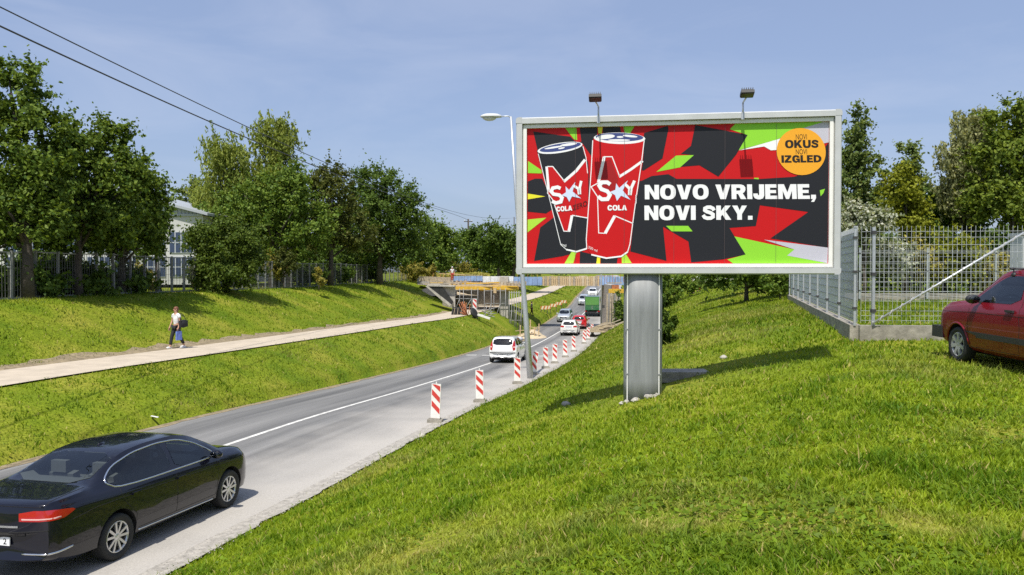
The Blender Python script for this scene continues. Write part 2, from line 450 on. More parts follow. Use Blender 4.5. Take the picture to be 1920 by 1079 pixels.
# ---------------------------------------------------------------- grass blades
M_grass = leaf_mat('grass_blades', (0.75, 0.75, 0.7), (1.2, 1.2, 1.2), transl=0.42, rough=0.5, attr=True)
DRY = [(1.35, 5.5, .55), (1.75, 5.0, .4), (-0.75, 6.6, .55), (2.55, 4.7, .3), (4.9, 7.2, .6), (0.1, 5.3, .35), (3.3, 15.4, 1.6), (2.6, 14.6, .9)]
def scatter(n, y0, y1, k, px0=-90, px1=2010):
    r = rng.random(n); a = 1 - k
    Y = (y0 ** a + r * (y1 ** a - y0 ** a)) ** (1 / a)
    X = (rng.uniform(px0, px1, n) - CX) / FPX * Y
    u = X - road_x(Y)
    wob = 0.28 * (fbm(Y * 0.8, Y * 0 + 7, 50, 3) - 0.5)
    ok = (u > RR + 0.06 + wob) | (u < PATH_U - PATH_HW - 0.28 + 2 * wob) | ((u > PATH_U + PATH_HW - .06 + .4 * wob) & (u < RL - 0.10 + .8 * wob))
    ok &= (u > fence_u(Y) - 3) & (u < 32)
    # keep grass out of the construction site and off the concrete
    ok &= ~((Y > 73) & (Y < 93) & (u > -13) & (u < RR + 2.0))
    X, Y, u = X[ok], Y[ok], u[ok]
    return X, Y, u, ground_u(u, Y)
def blades(name, X, Y, u, Z, tris3):
    n = len(X)
    big = fbm(X * 0.33, Y * 0.33, 61, 4); mid = fbm(X * 1.9, Y * 1.9, 71, 3)
    lush = np.clip((mid - 0.5) * 2.2 + (big - 0.5) * .6 + (fbm(X * 7, Y * 7, 75, 2) - .5) * 1.3 + 0.40, 0, 1)
    h = (0.040 + 0.028 * lush) * (1 + Y / 45) * rng.uniform(0.55, 1.35, n)
    tall = rng.random(n) < 0.012 * (0.3 + lush); h = np.where(tall, h * 1.9, h)
    dry = np.clip((big - 0.60) * 3.6, 0, 0.6) * rng.uniform(0.2, 1.0, n)
    # the far left banks read yellower than the lawn near the camera
    for dx, dy, r in DRY:
        d = np.exp(-(((X - dx) ** 2 + (Y - dy) ** 2) / r ** 2)) * np.clip(2.4 * fbm(X * 3, Y * 3, 99, 3) - .45, 0, 1)
        dry = np.maximum(dry, d * rng.uniform(0.35, 1.0, n)); h = h * (1 - 0.6 * d)
    w = (0.0038 + 0.0005 * Y) * rng.uniform(0.7, 1.35, n)
    az = rng.uniform(0, 2 * np.pi, n); lean = rng.uniform(0.2, 1.0, n) * h
    dx, dy = np.cos(az), np.sin(az)
    faz = rng.uniform(0, 2 * np.pi, n); bx, by = np.cos(faz) * w, np.sin(faz) * w
    A = np.array((0.064, 0.142, 0.007)); B = np.array((0.228, 0.298, 0.018)); D = np.array((0.52, 0.44, 0.16))
    k = np.clip(0.25 + 0.85 * (1 - lush) + rng.normal(0, 0.16, n), 0, 1)[:, None]
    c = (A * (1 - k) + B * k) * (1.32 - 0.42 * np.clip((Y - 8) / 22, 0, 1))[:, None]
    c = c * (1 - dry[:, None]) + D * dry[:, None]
    dead = rng.random(n) < 0.045
    c[dead] = D * rng.uniform(0.7, 1.1, (dead.sum(), 1))
    base = np.stack([X, Y, Z - 0.01], -1); off = np.stack([bx, by, 0 * bx], -1)
    tip = base + np.stack([dx * lean, dy * lean, h], -1)
    if tris3:
        midp = base + np.stack([dx * lean * .3, dy * lean * .3, h * .6], -1)
        V = np.stack([base - off, base + off, midp + off * .75, midp - off * .75, tip], 1)
        i = np.arange(n)[:, None] * 5
        idx = np.concatenate([i + np.array([[0, 1, 2, 3]]), i + np.array([[3, 2, 4]])], 1).ravel()
        sizes = np.tile([4, 3], n); cc = np.repeat(c, 5, 0)
    else:
        V = np.stack([base - off, base + off, tip], 1); idx = np.arange(n * 3); sizes = 3; cc = np.repeat(c, 3, 0)
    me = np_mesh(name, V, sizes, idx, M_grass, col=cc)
    o = bpy.data.objects.new(name, me); link(o)
    return o
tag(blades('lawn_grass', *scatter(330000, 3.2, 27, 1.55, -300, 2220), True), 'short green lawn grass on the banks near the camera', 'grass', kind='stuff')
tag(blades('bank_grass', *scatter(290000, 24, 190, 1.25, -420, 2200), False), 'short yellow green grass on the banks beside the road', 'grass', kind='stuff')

# clover and broad weed leaves between the blades, loose chippings on the shoulder
def ground_leaves(n):
    X, Y, u, Z = scatter(n, 3.3, 22, 1.9)
    keep = fbm(X * 1.1, Y * 1.1, 91, 3) > .52; X, Y, Z = X[keep], Y[keep], Z[keep]; n = len(X)
    C = np.stack([X, Y, Z + rng.uniform(.015, .05, n)], -1)
    N = rng.normal(0, .45, (n, 3)); N[:, 2] = 1; N /= np.linalg.norm(N, axis=1)[:, None]
    R = rng.normal(0, 1, (n, 3)); T = R - N * (R * N).sum(1)[:, None]; T /= np.linalg.norm(T, axis=1)[:, None]; B = np.cross(N, T)
    s_ = rng.uniform(.012, .03, n)[:, None] * (1 + Y[:, None] / 40)
    V = np.stack([C - T * s_, C + B * s_ * .6, C + T * s_, C - B * s_ * .6], 1).reshape(-1, 3)
    c = np.repeat(np.array((.15, .235, .015)) * rng.uniform(.7, 1.3, (n, 1)), 4, 0)
    o = bpy.data.objects.new('clover', np_mesh('clover', V, 4, np.arange(len(V)), M_grass, col=c)); link(o)
    tag(o, 'clover and broad weed leaves among the grass near the camera', 'clover', kind='stuff')
ground_leaves(34000)
def chippings(n):
    Y = 7 + 60 * rng.random(n) ** 1.8; u = RR + .12 + rng.normal(0, .16, n); X = u + road_x(Y); Z = ground_u(u, Y) + .045
    s_ = rng.uniform(.004, .016, n) * (1 + Y / 60)
    d = np.array([(1, 0, 0), (-.5, .87, 0), (-.5, -.87, 0), (0, 0, .9)])
    V = np.stack([X, Y, Z], -1)[:, None, :] + d[None] * s_[:, None, None] * rng.uniform(.7, 1.3, (n, 4, 1))
    i = np.arange(n)[:, None, None] * 4 + np.array([[0, 1, 3], [1, 2, 3], [2, 0, 3]])[None]
    o = bpy.data.objects.new('gravel', np_mesh('gravel', V.reshape(-1, 3), 3, i.ravel(), M_conc0)); link(o)
    tag(o, 'loose pale chippings along the right road edge', 'gravel', kind='stuff')
M_conc0 = mat('chippings', (.30, .28, .25), .9)
chippings(2000)
#sheet('scuff', np.array([3.05, 3.5]), np.array([20.4, 20.9, 21.3]), 0.045, mat('pale_scuff', (.62, .59, .52), .8, noise=(8, .3, 5)))

# ================================================================ trees and shrubs
M_bark = mat('bark', (0.075, 0.062, 0.05), 0.9, noise=(6, 0.35, 6), bump=(14, 0.8, 0.03))
M_bark_pale = mat('bark_pale', (0.30, 0.28, 0.25), 0.85, noise=(5, 0.5, 6))
LEAF = dict(
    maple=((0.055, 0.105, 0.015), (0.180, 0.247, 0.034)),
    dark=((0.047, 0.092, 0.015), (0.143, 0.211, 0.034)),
    mid=((0.068, 0.132, 0.019), (0.201, 0.274, 0.042)),
    willow=((0.147, 0.201, 0.034), (0.316, 0.356, 0.074)),
    yew=((0.084, 0.138, 0.019), (0.232, 0.284, 0.039)),
    poplar=((0.089, 0.146, 0.038), (0.252, 0.302, 0.089)),
    silver=((0.127, 0.155, 0.059), (0.421, 0.420, 0.194)),
    yellow=((0.150, 0.175, 0.014), (0.30, 0.32, 0.03)),
    flower=((0.127, 0.174, 0.038), (0.620, 0.620, 0.537)),
    weed=((0.180, 0.192, 0.034), (0.463, 0.393, 0.089)),
    red=((0.080, 0.085, 0.020), (0.19, 0.10, 0.04)),
    yewbush=((0.055, 0.098, 0.013), (0.135, 0.185, 0.028)),
    rust=((0.062, 0.088, 0.015), (0.140, 0.150, 0.034)))
LM = {k: leaf_mat('leaves_' + k, a, b, 0.33) for k, (a, b) in LEAF.items()}

def leaf_cloud(C, N, ln, wd, droop=0.0):
    """pointed leaves, one per row of C, facing N"""
    n = len(C)
    N = N + rng.normal(0, 0.55, (n, 3)); N[:, 2] += 0.25
    N /= np.linalg.norm(N, axis=1)[:, None] + 1e-9
    R = rng.normal(0, 1, (n, 3)); R[:, 2] -= droop
    T = R - N * (R * N).sum(1)[:, None]; T /= np.linalg.norm(T, axis=1)[:, None] + 1e-9
    B = np.cross(N, T)
    s = rng.uniform(0.65, 1.3, n)[:, None]
    V = np.stack([C - T * ln * s * .5, C + B * wd * s * .5, C + T * ln * s * .5, C - B * wd * s * .5], 1)
    return V.reshape(-1, 3)
def clumps(blobs, n_cl, fill=0.22):
    """clump centres spread through the shell of the crown's blobs"""
    vol = np.array([b[3] * b[4] * b[5] for b in blobs]) ** 0.72
    k = rng.choice(len(blobs), n_cl, p=vol / vol.sum())
    Bq = np.array(blobs)[k]
    d = rng.normal(0, 1, (n_cl, 3)); d /= np.linalg.norm(d, axis=1)[:, None]
    r = rng.uniform(fill, 1.0, n_cl) ** 0.6
    r *= 1 + 0.09 * rng.normal(0, 1, n_cl)
    return Bq[:, :3] + d * r[:, None] * Bq[:, 3:6], d
def tree(name, label, px, base_py, Y, blobs_px, kind, n_leaf, leaf=0.17, clump=0.55, trunk=0.16, style='round', group=None,
         cat='tree', base_z=None, n_cl=None, bark=None, depth=0.9, trunk_top=None, limbs=7, flat=0.85, parts=True):
    """crown given as ellipses (px, py, rx, ry) seen at depth Y; built as leaf clumps round real limbs"""
    x0 = at(px, base_py, Y).x
    z0 = ground(x0, Y) if base_z is None else base_z
    root = empty(name, (x0, Y, z0), 0, label, cat, group)
    s = Y / FPX
    blobs = []
    for i, (bx, by, rx, ry) in enumerate(blobs_px):
        c = at(bx, by, Y)
        blobs.append((c.x - x0, rng.uniform(-.35, .35) * rx * s, c.z - z0, rx * s, max(rx * s * depth, 0.6 * ry * s * depth), ry * s))
    tot = sum(b[3] * b[5] for b in blobs)
    clump *= .74; n_leaf = int(n_leaf * 1.2)
    n_cl = n_cl or int(max(16, tot / (clump ** 2) * 4.6))
    P, D = clumps(blobs, n_cl)
    P[:, 2] = np.maximum(P[:, 2], 0.15)
    per = max(6, int(n_leaf * 1.22) // n_cl)
    if style == 'weep':
        k = rng.integers(4, 8)
        st = P[rng.integers(0, n_cl, n_cl * 9)] + rng.normal(0, clump * .8, (n_cl * 9, 3))
        ln_s = rng.uniform(0.3, 1.3, len(st)); per2 = max(4, n_leaf // len(st))
        t = rng.random((len(st), per2))
        C = st[:, None, :] + np.stack([rng.normal(0, .06, t.shape) + 0.12 * t, rng.normal(0, .06, t.shape), -t * ln_s[:, None]], -1)
        C = C.reshape(-1, 3); N = rng.normal(0, 1, C.shape); N[:, 2] *= .3
        C[:, 2] = np.maximum(C[:, 2], 0.2)
        V = leaf_cloud(C, N, leaf * 1.25, leaf * .46, droop=1.8)
    elif style == 'spray':                       # upward reaching sprays, as on a yew
        t = rng.random((n_cl, per))
        dirv = D.copy(); dirv[:, 2] = np.abs(dirv[:, 2]) * .6 + 0.35; dirv /= np.linalg.norm(dirv, axis=1)[:, None]
        C = P[:, None, :] + dirv[:, None, :] * (t * clump * 1.5 - clump * .7)[:, :, None] + rng.normal(0, 1, (n_cl, per, 3)) * (clump * .26 * (1.15 - t))[:, :, None]
        N = np.repeat(D, per, 0); C = C.reshape(-1, 3); C[:, 2] = np.maximum(C[:, 2], 0.05)
        V = leaf_cloud(C, N, leaf, leaf * .4)
    else:
        q = rng.normal(0, 1, (n_cl, per, 3)); q /= np.linalg.norm(q, axis=2)[:, :, None]
        rr = np.minimum(np.abs(rng.normal(0, .62, (n_cl, per))), 1.25) * clump * rng.uniform(0.6, 1.3, (n_cl, 1))
        q[:, :, 2] = q[:, :, 2] * flat
        tw = (rng.random((n_cl, per)) < .2) * rng.random((n_cl, per)) * clump * 1.25      # twigs that reach out of the clump
        dj = D[:, None, :] + np.repeat(rng.normal(0, .55, (n_cl, 3, 3)), -(-per // 3), 1)[:, :per, :]
        C = (P[:, None, :] + q * (rr * (1 - .75 * (tw > 0)))[:, :, None] + dj * tw[:, :, None]).reshape(-1, 3)
        N = 0.25 * q.reshape(-1, 3) + 0.5 * np.repeat(D, per, 0) + rng.normal(0, .35, (n_cl * per, 3))
        C[:, 2] = np.maximum(C[:, 2], 0.08)
        V = leaf_cloud(C, N, leaf * .92, leaf * .6)
    me = np_mesh('crown', V, 4, np.arange(len(V)), LM[kind])
    o = bpy.data.objects.new('crown', me); link(o, root)
    # trunk and limbs
    mb = MB()
    zt = trunk_top or max(b[2] for b in blobs)
    cx = sum(b[0] * b[3] for b in blobs) / sum(b[3] for b in blobs)
    pts, rs = [], []
    for i in range(6):
        t = i / 5
        pts.append((cx * t * t * .6 + random.uniform(-.05, .05) * (i > 0), random.uniform(-.05, .05) * (i > 0), -0.1 + (zt + .1) * t)); rs.append(trunk * (1 - 0.72 * t) * (1.25 if i == 0 else 1))
    mb.tube(pts, rs, 8)
    for i in rng.choice(n_cl, min(limbs, n_cl), replace=False):
        e = P[i]; zb = min(max(0.25 * zt, e[2] * random.uniform(.35, .6)), zt * .9); t = (zb + .1) / (zt + .1)
        b = Vector((cx * t * t * .6, 0, zb)); e = Vector(e); mid = b.lerp(e, .5) + Vector((0, 0, .12 * (e - b).length))
        mb.tube([b, mid, e], [trunk * .45 * (1 - .4 * t), trunk * .28, trunk * .08], 5)
    mb.build('trunk', bark or M_bark, root)
    return root

LT = 'trees along the left fence'
# big maples whose trunks stand at the fence, from the frame's edge inwards
tree('maple_tree', 'tallest dark maple at the left edge of the photo beside the fence', 52, 562, 32.2,
     [(20, 175, 68, 80), (-70, 250, 90, 150), (60, 270, 72, 90), (20, 370, 95, 70), (95, 345, 50, 90), (-60, 420, 90, 60), (62, 430, 62, 36)], 'maple', 34000, .2, .62, .24, group=LT, limbs=12)
tree('maple_tree', 'dark maple with a pointed top, second trunk from the left edge by the fence', 147, 556, 35.3,
     [(150, 305, 55, 75), (205, 262, 38, 58), (232, 330, 45, 60), (160, 400, 78, 55), (105, 430, 45, 40), (205, 420, 55, 45)], 'maple', 27000, .2, .6, .2, group=LT, limbs=11)
tree('maple_tree', 'dark maple in front of the white warehouse, third trunk from the left edge', 228, 552, 38.7,
     [(262, 335, 40, 40), (275, 390, 36, 42), (225, 430, 52, 40), (262, 446, 40, 28), (195, 452, 46, 28)], 'maple', 17000, .2, .55, .19, group=LT, limbs=9)
tree('slim_tree', 'slim dark trunk with thin low leaves beside the warehouse windows', 297, 548, 42.0,
     [(292, 415, 20, 55), (280, 470, 24, 18)], 'dark', 3200, .2, .45, .16, group=LT, limbs=4)
tree('yew_bush', 'big rounded dark green bush with spiky twigs in front of the left fence', 424, 545, 46.5,
     [(424, 452, 68, 46), (398, 472, 50, 56), (452, 478, 46, 58), (424, 510, 62, 36), (378, 448, 28, 26), (424, 478, 64, 60)], 'yewbush', 36000, .17, .5, .14, cat='bush', limbs=8, flat=1.0)
tree('weeping_tree', 'pale green weeping birch, the left of the two tall drooping crowns', 430, 540, 64,
     [(428, 282, 42, 34), (412, 335, 46, 60), (470, 360, 48, 60), (392, 385, 34, 42), (440, 420, 60, 50)], 'willow', 25000, .26, .75, .26, style='weep', group='weeping trees behind the fence', base_z=-1.2)
tree('weeping_tree', 'pale green weeping birch, the right and taller of the two drooping crowns', 515, 538, 66,
     [(515, 252, 36, 34), (520, 300, 32, 44), (505, 350, 44, 44), (520, 400, 50, 50)], 'willow', 20000, .26, .75, .26, style='weep', group='weeping trees behind the fence', base_z=-1.2)
tree('lime_tree', 'mid green leafy tree standing below the taller weeping birch', 510, 535, 60,
     [(480, 390, 62, 62), (545, 365, 55, 55), (570, 420, 62, 60), (500, 450, 60, 36), (430, 400, 40, 40)], 'mid', 25000, .24, .75, .24, group=LT, base_z=-1.25, limbs=10)
tree('chestnut_tree', 'dark tree with a brownish top between the weeping birch and the round maple', 620, 532, 68,
     [(612, 335, 42, 32), (622, 385, 58, 54), (600, 440, 62, 46), (660, 435, 46, 46)], 'rust', 20000, .24, .75, .24, group=LT, base_z=-1.25, limbs=10)
tree('maple_tree', 'large round deep green maple at the right end of the left fence', 712, 530, 80,
     [(700, 345, 52, 36), (722, 385, 72, 60), (760, 425, 46, 62), (690, 440, 66, 52), (745, 470, 52, 34), (652, 400, 30, 40)], 'dark', 30000, .27, .85, .3, group=LT, limbs=12)
tree('ash_tree', 'lighter green tree sloping down right of the round maple', 812, 525, 105,
     [(800, 440, 46, 40), (836, 458, 36, 38), (810, 485, 52, 28)], 'mid', 14000, .34, 1.0, .25, base_z=-1.1)
tree('poplar_tree', 'tip of a pale poplar rising behind the warehouse roof', 355, 500, 95,
     [(342, 372, 12, 24), (368, 362, 13, 28), (352, 400, 30, 30)], 'poplar', 6000, .34, .8, .2, base_z=-1)
tree('hornbeam_bush', 'yellow green bush low behind the weeping birch left side', 372, 520, 75,
     [(372, 385, 24, 32), (378, 430, 30, 42), (385, 480, 30, 40)], 'willow', 8000, .28, .7, .14, base_z=-1.2, cat='bush')
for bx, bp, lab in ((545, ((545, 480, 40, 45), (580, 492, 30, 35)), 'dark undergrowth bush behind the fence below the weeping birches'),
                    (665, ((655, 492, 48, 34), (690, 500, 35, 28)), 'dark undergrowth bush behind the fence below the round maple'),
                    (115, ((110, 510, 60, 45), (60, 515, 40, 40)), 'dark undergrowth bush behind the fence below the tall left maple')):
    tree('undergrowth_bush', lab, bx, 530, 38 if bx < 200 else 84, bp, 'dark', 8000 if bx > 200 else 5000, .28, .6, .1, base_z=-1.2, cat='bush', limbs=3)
# far woods beyond the works: each crown its own
for k, (bx, Yf, bl, kd, lab) in enumerate((
        (890, 132, ((885, 455, 30, 32), (905, 478, 36, 26)), 'dark', 'dark bushy tree straight behind the wooden pole'),
        (935, 128, ((930, 446, 34, 30), (948, 470, 36, 34)), 'dark', 'dark bushy tree just left of the billboard frame'),
        (962, 128, ((985, 452, 40, 34), (1000, 475, 36, 30)), 'dark', 'dark bushy tree half hidden behind the billboard left edge'),
        (1250, 120, ((1230, 430, 70, 50), (1280, 460, 60, 36)), 'mid', 'mid green tree hidden behind the slogan of the billboard'))):
    tree('background_tree', lab, bx, 505, Yf, bl, kd, 11000, .42, 1.1, .25, base_z=-1, group='trees beyond the bridge works', limbs=5)
for bx, Yf, bl, lab in ((790, 92, ((775, 505, 26, 12), (805, 508, 20, 9)), 'tall yellowish weeds left of the bridge works'),
                        (835, 110, ((840, 500, 36, 9), (870, 503, 26, 8)), 'tall yellowish weeds behind the red and white worker')):
    tree('weed_clump', lab, bx, 515, Yf, bl, 'weed', 6500, .3, .45, .03, style='spray', cat='weeds', base_z=-1.1, limbs=2)
for bx, py, w, kd, lab in ((508, 495, 20, 'weed', 'yellowish shrub behind the fence right of the big bush'), (532, 490, 22, 'rust', 'dull reddish shrub showing through the fence'),
                           (598, 515, 8, 'weed', 'orange dry weed tuft at the foot of the fence'), (775, 512, 9, 'weed', 'yellow green shrub at the right end of the fence'),
                           (265, 520, 24, 'weed', 'green weeds at the fence below the warehouse windows'), (370, 515, 16, 'red', 'reddish stems by the fence left of the big bush')):
    Yb = 57 if 400 < bx < 700 else (48 if bx < 400 else 92)
    tree('shrub', lab, bx, 535, Yb, ((bx, py, w, 26 if w > 8 else 13), (bx + w * .7, py + 12, w * .7, 14 if w > 8 else 8)), kd, 2600, .2, .35, .04, style='spray', cat='shrub', base_z=-1.3, limbs=3)

RG = 'trees behind the right fence'
tree('poplar_tree', 'tall thin poplar just right of the billboard', 1608, 530, 44,
     [(1602, 235, 24, 42), (1600, 290, 30, 40), (1590, 350, 45, 50), (1635, 310, 24, 30), (1580, 400, 50, 40), (1625, 380, 30, 40)], 'poplar', 15000, .2, .42, .13, group=RG, base_z=-1.2, limbs=12)
tree('birch_tree', 'small grey green birch between the poplar and the tall right willow', 1700, 530, 46,
     [(1698, 300, 24, 36), (1705, 340, 38, 34), (1690, 385, 40, 36), (1730, 390, 30, 34)], 'poplar', 11000, .19, .42, .12, group=RG, base_z=-1.2, limbs=10)
tree('yellow_bush', 'yellow leaved bush below the grey green birch', 1695, 535, 41,
     [(1682, 350, 30, 34), (1700, 385, 40, 34), (1712, 425, 30, 26)], 'yellow', 8500, .2, .45, .1, base_z=-1.2, cat='bush')
tree('elder_bush', 'bush with creamy white blossom right beside the billboard', 1620, 535, 36,
     [(1615, 400, 34, 26), (1640, 420, 34, 24), (1600, 430, 24, 22)], 'flower', 8500, .17, .36, .1, base_z=-1.2, cat='bush')
tree('dark_bush', 'dark green bush between the yellow bush and the tall willow', 1770, 535, 44,
     [(1770, 380, 36, 34), (1800, 360, 30, 40), (1750, 410, 36, 26), (1820, 410, 50, 30)], 'dark', 13000, .2, .5, .12, base_z=-1.2, cat='bush')
tree('willow_tree', 'tall silvery willow left of the tree at the right edge', 1825, 535, 42,
     [(1815, 235, 30, 38), (1800, 290, 36, 44), (1840, 270, 34, 50), (1810, 350, 46, 40)], 'silver', 17000, .2, .5, .18, group=RG, base_z=-1.2, style='weep', limbs=12)
tree('willow_tree', 'broad green willow at the right edge of the photo', 1900, 535, 39,
     [(1905, 225, 42, 46), (1890, 290, 54, 50), (1945, 270, 50, 80), (1880, 360, 66, 50), (1930, 390, 60, 50), (1985, 330, 60, 110)], 'yew', 34000, .2, .55, .22, group=RG, base_z=-1.2, limbs=12)
for bx, by, w, h, Yb, kd, nl, lab in ((1660, 480, 40, 34, 37.5, 'flower', 5200, 'pale leafy shrub behind the wire fence left of the thin pole'),
        (1725, 490, 34, 40, 38, 'weed', 5200, 'yellowish tall weeds behind the thin fence pole'), (1790, 478, 44, 44, 38.5, 'yellow', 6500, 'bright yellow green shrub behind the diagonal brace'),
        (1848, 500, 36, 36, 38.5, 'weed', 4500, 'pale weeds behind the red car mirror'), (1895, 495, 44, 40, 40, 'mid', 5200, 'green shrub behind the grey cabinet'),
        (1600, 490, 30, 36, 39, 'mid', 4200, 'green shrub behind the corner post of the fence'), (1760, 455, 60, 26, 42, 'dark', 5500, 'dark shrub row end under the birch')):
    tree('shrub', lab, bx, 545, Yb, ((bx, by, w, h), (bx + w * .5, by + h * .4, w * .7, h * .55)), kd, nl, .18, .4, .04, cat='shrub', base_z=-1.3, limbs=3)
tree('spruce_shrub', 'narrow dark evergreen shrub standing behind the billboard column', 1236, 655, 24.0,
     [(1236, 620, 40, 28), (1234, 575, 36, 40), (1234, 530, 26, 36), (1234, 495, 15, 26)], 'dark', 9000, .15, .34, .07, style='spray', cat='shrub', limbs=4)
tree('hedge_bush', 'dark spreading bush under the billboard right half by the fence', 1400, 545, 40,
     [(1400, 500, 62, 32), (1450, 505, 40, 34), (1350, 512, 40, 22), (1470, 470, 40, 40)], 'dark', 13000, .22, .55, .12, cat='bush', limbs=5)
tree('leafy_bush', 'lighter green bush against the far end of the side fence', 1462, 545, 37,
     [(1465, 525, 18, 22), (1448, 538, 14, 12)], 'mid', 3000, .18, .34, .05, cat='bush', limbs=3)
tree('bank_bush', 'loose bush on the bank beside the bridge right pier', 1262, 560, 66,
     [(1265, 540, 22, 18), (1285, 528, 20, 14), (1300, 535, 16, 12)], 'mid', 3500, .24, .45, .06, cat='bush', limbs=3)
tree('vine_bush', 'green scrub growing beside the scaffold of the right pier', 1163, 600, 77,
     [(1163, 590, 10, 26), (1158, 565, 6, 18)], 'dark', 2400, .22, .4, .05, cat='bush', limbs=3)

# dense dark undergrowth all along the back of the left fence
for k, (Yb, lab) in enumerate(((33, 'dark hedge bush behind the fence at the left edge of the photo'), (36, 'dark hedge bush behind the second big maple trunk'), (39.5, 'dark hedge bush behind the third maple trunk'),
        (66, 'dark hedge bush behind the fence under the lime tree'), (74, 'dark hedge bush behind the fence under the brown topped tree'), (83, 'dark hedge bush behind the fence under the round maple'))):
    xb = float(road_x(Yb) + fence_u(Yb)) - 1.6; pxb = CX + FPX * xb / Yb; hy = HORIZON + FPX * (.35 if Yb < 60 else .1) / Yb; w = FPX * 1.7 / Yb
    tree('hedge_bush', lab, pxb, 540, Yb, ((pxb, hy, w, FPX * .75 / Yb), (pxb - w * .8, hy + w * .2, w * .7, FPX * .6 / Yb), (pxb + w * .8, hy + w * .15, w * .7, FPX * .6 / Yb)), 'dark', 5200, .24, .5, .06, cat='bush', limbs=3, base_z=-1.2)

# clipped-looking dense hedge closing the yard on the right, and the far wood as one mass
def hedge(name, label, cat, x0, x1, Y, h, n, kind, leaf, base, kindprop=None, dpt=1.2):
    X = rng.uniform(x0, x1, n); X = X[np.abs(X - float(road_x(Y)) + 2) > 9]; n = len(X); hh = h * (0.72 + 0.5 * fbm(X * .35, X * 0, 77, 3)) ; t = rng.random(n) ** .7
    C = np.stack([X, Y + rng.uniform(-dpt, dpt, n) * (1.1 - .6 * t), base + hh * t], -1)
    N = np.stack([rng.normal(0, .5, n), -np.ones(n) * .6, rng.normal(.6, .4, n)], -1)
    V = leaf_cloud(C, N, leaf, leaf * .62); me = np_mesh(name, V, 4, np.arange(len(V)), LM[kind])
    o = bpy.data.objects.new(name, me); link(o); tag(o, label, cat, kind=kindprop)
hedge('hedge', 'long dark green hedge closing the yard behind the right trees', 'hedge', 12, 40, 50, 4.2, 26000, 'dark', .26, -1.3)
hedge('hedge', 'long green hedge behind the warehouse and the weeping birches', 'hedge', -60, -16, 92, 4.5, 16000, 'dark', .42, -1.2)
hedge('far_wood', 'far dark wood along the horizon', 'wood', -190, 200, 260, 12, 34000, 'dark', 1.3, -1.5, 'stuff', 6)
hedge('hedge', 'tangled green hedge straight behind the bridge boards', 'hedge', -8, 46, 150, 6.0, 20000, 'mid', .6, -1.2, None, 2)
hedge('dry_weeds', 'strip of dry yellow weeds on the embankment behind the bridge boards', 'weeds', -14, 16, 99, 1.0, 9000, 'weed', .3, -1.2, None, 2.5)
# ================================================================ fences, warehouse, bridge works, poles
M_galv = mat('galvanised_steel', (0.52, 0.54, 0.56), 0.45, metal=0.6, noise=(20, 0.12, 4))
M_zinc = mat('zinc_wire', (0.60, 0.62, 0.64), 0.5, metal=0.35)
M_conc = mat('concrete', (0.40, 0.375, 0.33), 0.9, noise=(3.5, 0.28, 8), bump=(20, 0.4, 0.02))
M_concd = mat('old_concrete', (0.27, 0.25, 0.21), 0.92, noise=(4, 0.4, 8), bump=(16, 0.5, 0.02))
M_post = mat('pale_post', (0.22, 0.22, 0.205), 0.8, noise=(5, 0.25, 5))
M_dark = mat('dark_steel', (0.045, 0.045, 0.045), 0.6)
M_mesh = mat('rusty_mesh', (0.10, 0.097, 0.088), 0.7, noise=(3, .4, 4))
M_white = mat('white_plaster', (0.50, 0.50, 0.48), 0.85, noise=(1.2, 0.06, 6))
M_corr = mat('corrugated_sheet', (0.40, 0.42, 0.44), 0.5, metal=0.2)
M_pane = mat('window_pane', (0.03, 0.05, 0.10), 0.08, spec=0.8)
M_frame = mat('window_frame', (0.40, 0.42, 0.45), 0.5)
M_wood = mat('pine_board', (0.50, 0.365, 0.20), 0.75, noise=(7, 0.3, 6))
M_woodg = mat('weathered_board', (0.36, 0.30, 0.22), 0.85, noise=(6, 0.4, 6))
M_yel = mat('yellow_formwork', (0.62, 0.38, 0.04), 0.55, noise=(3, 0.2, 5))
M_bluep = mat('blue_panel', (0.25, 0.36, 0.56), 0.5, noise=(2, 0.2, 5))
M_whitep = mat('white_ribbed_panel', (0.74, 0.75, 0.74), 0.5, noise=(2, 0.12, 5))
M_scaf = mat('scaffold_tube', (0.27, 0.27, 0.265), 0.5, metal=0.3)
M_rust = mat('rusty_bar', (0.36, 0.13, 0.055), 0.75, noise=(8, 0.4, 4))
M_sand = mat('sand', (0.52, 0.42, 0.28), 0.95, noise=(6, 0.25, 8), bump=(14, 0.6, 0.05))
M_blk = mat('black_rubber', (0.018, 0.018, 0.018), 0.75, noise=(9, .3, 4))
M_redw = mat('red_reflective', (0.55, 0.045, 0.035), 0.5, noise=(6, 0.15, 5))
M_whtw = mat('white_reflective', (0.76, 0.74, 0.70), 0.5, noise=(6, 0.08, 5))

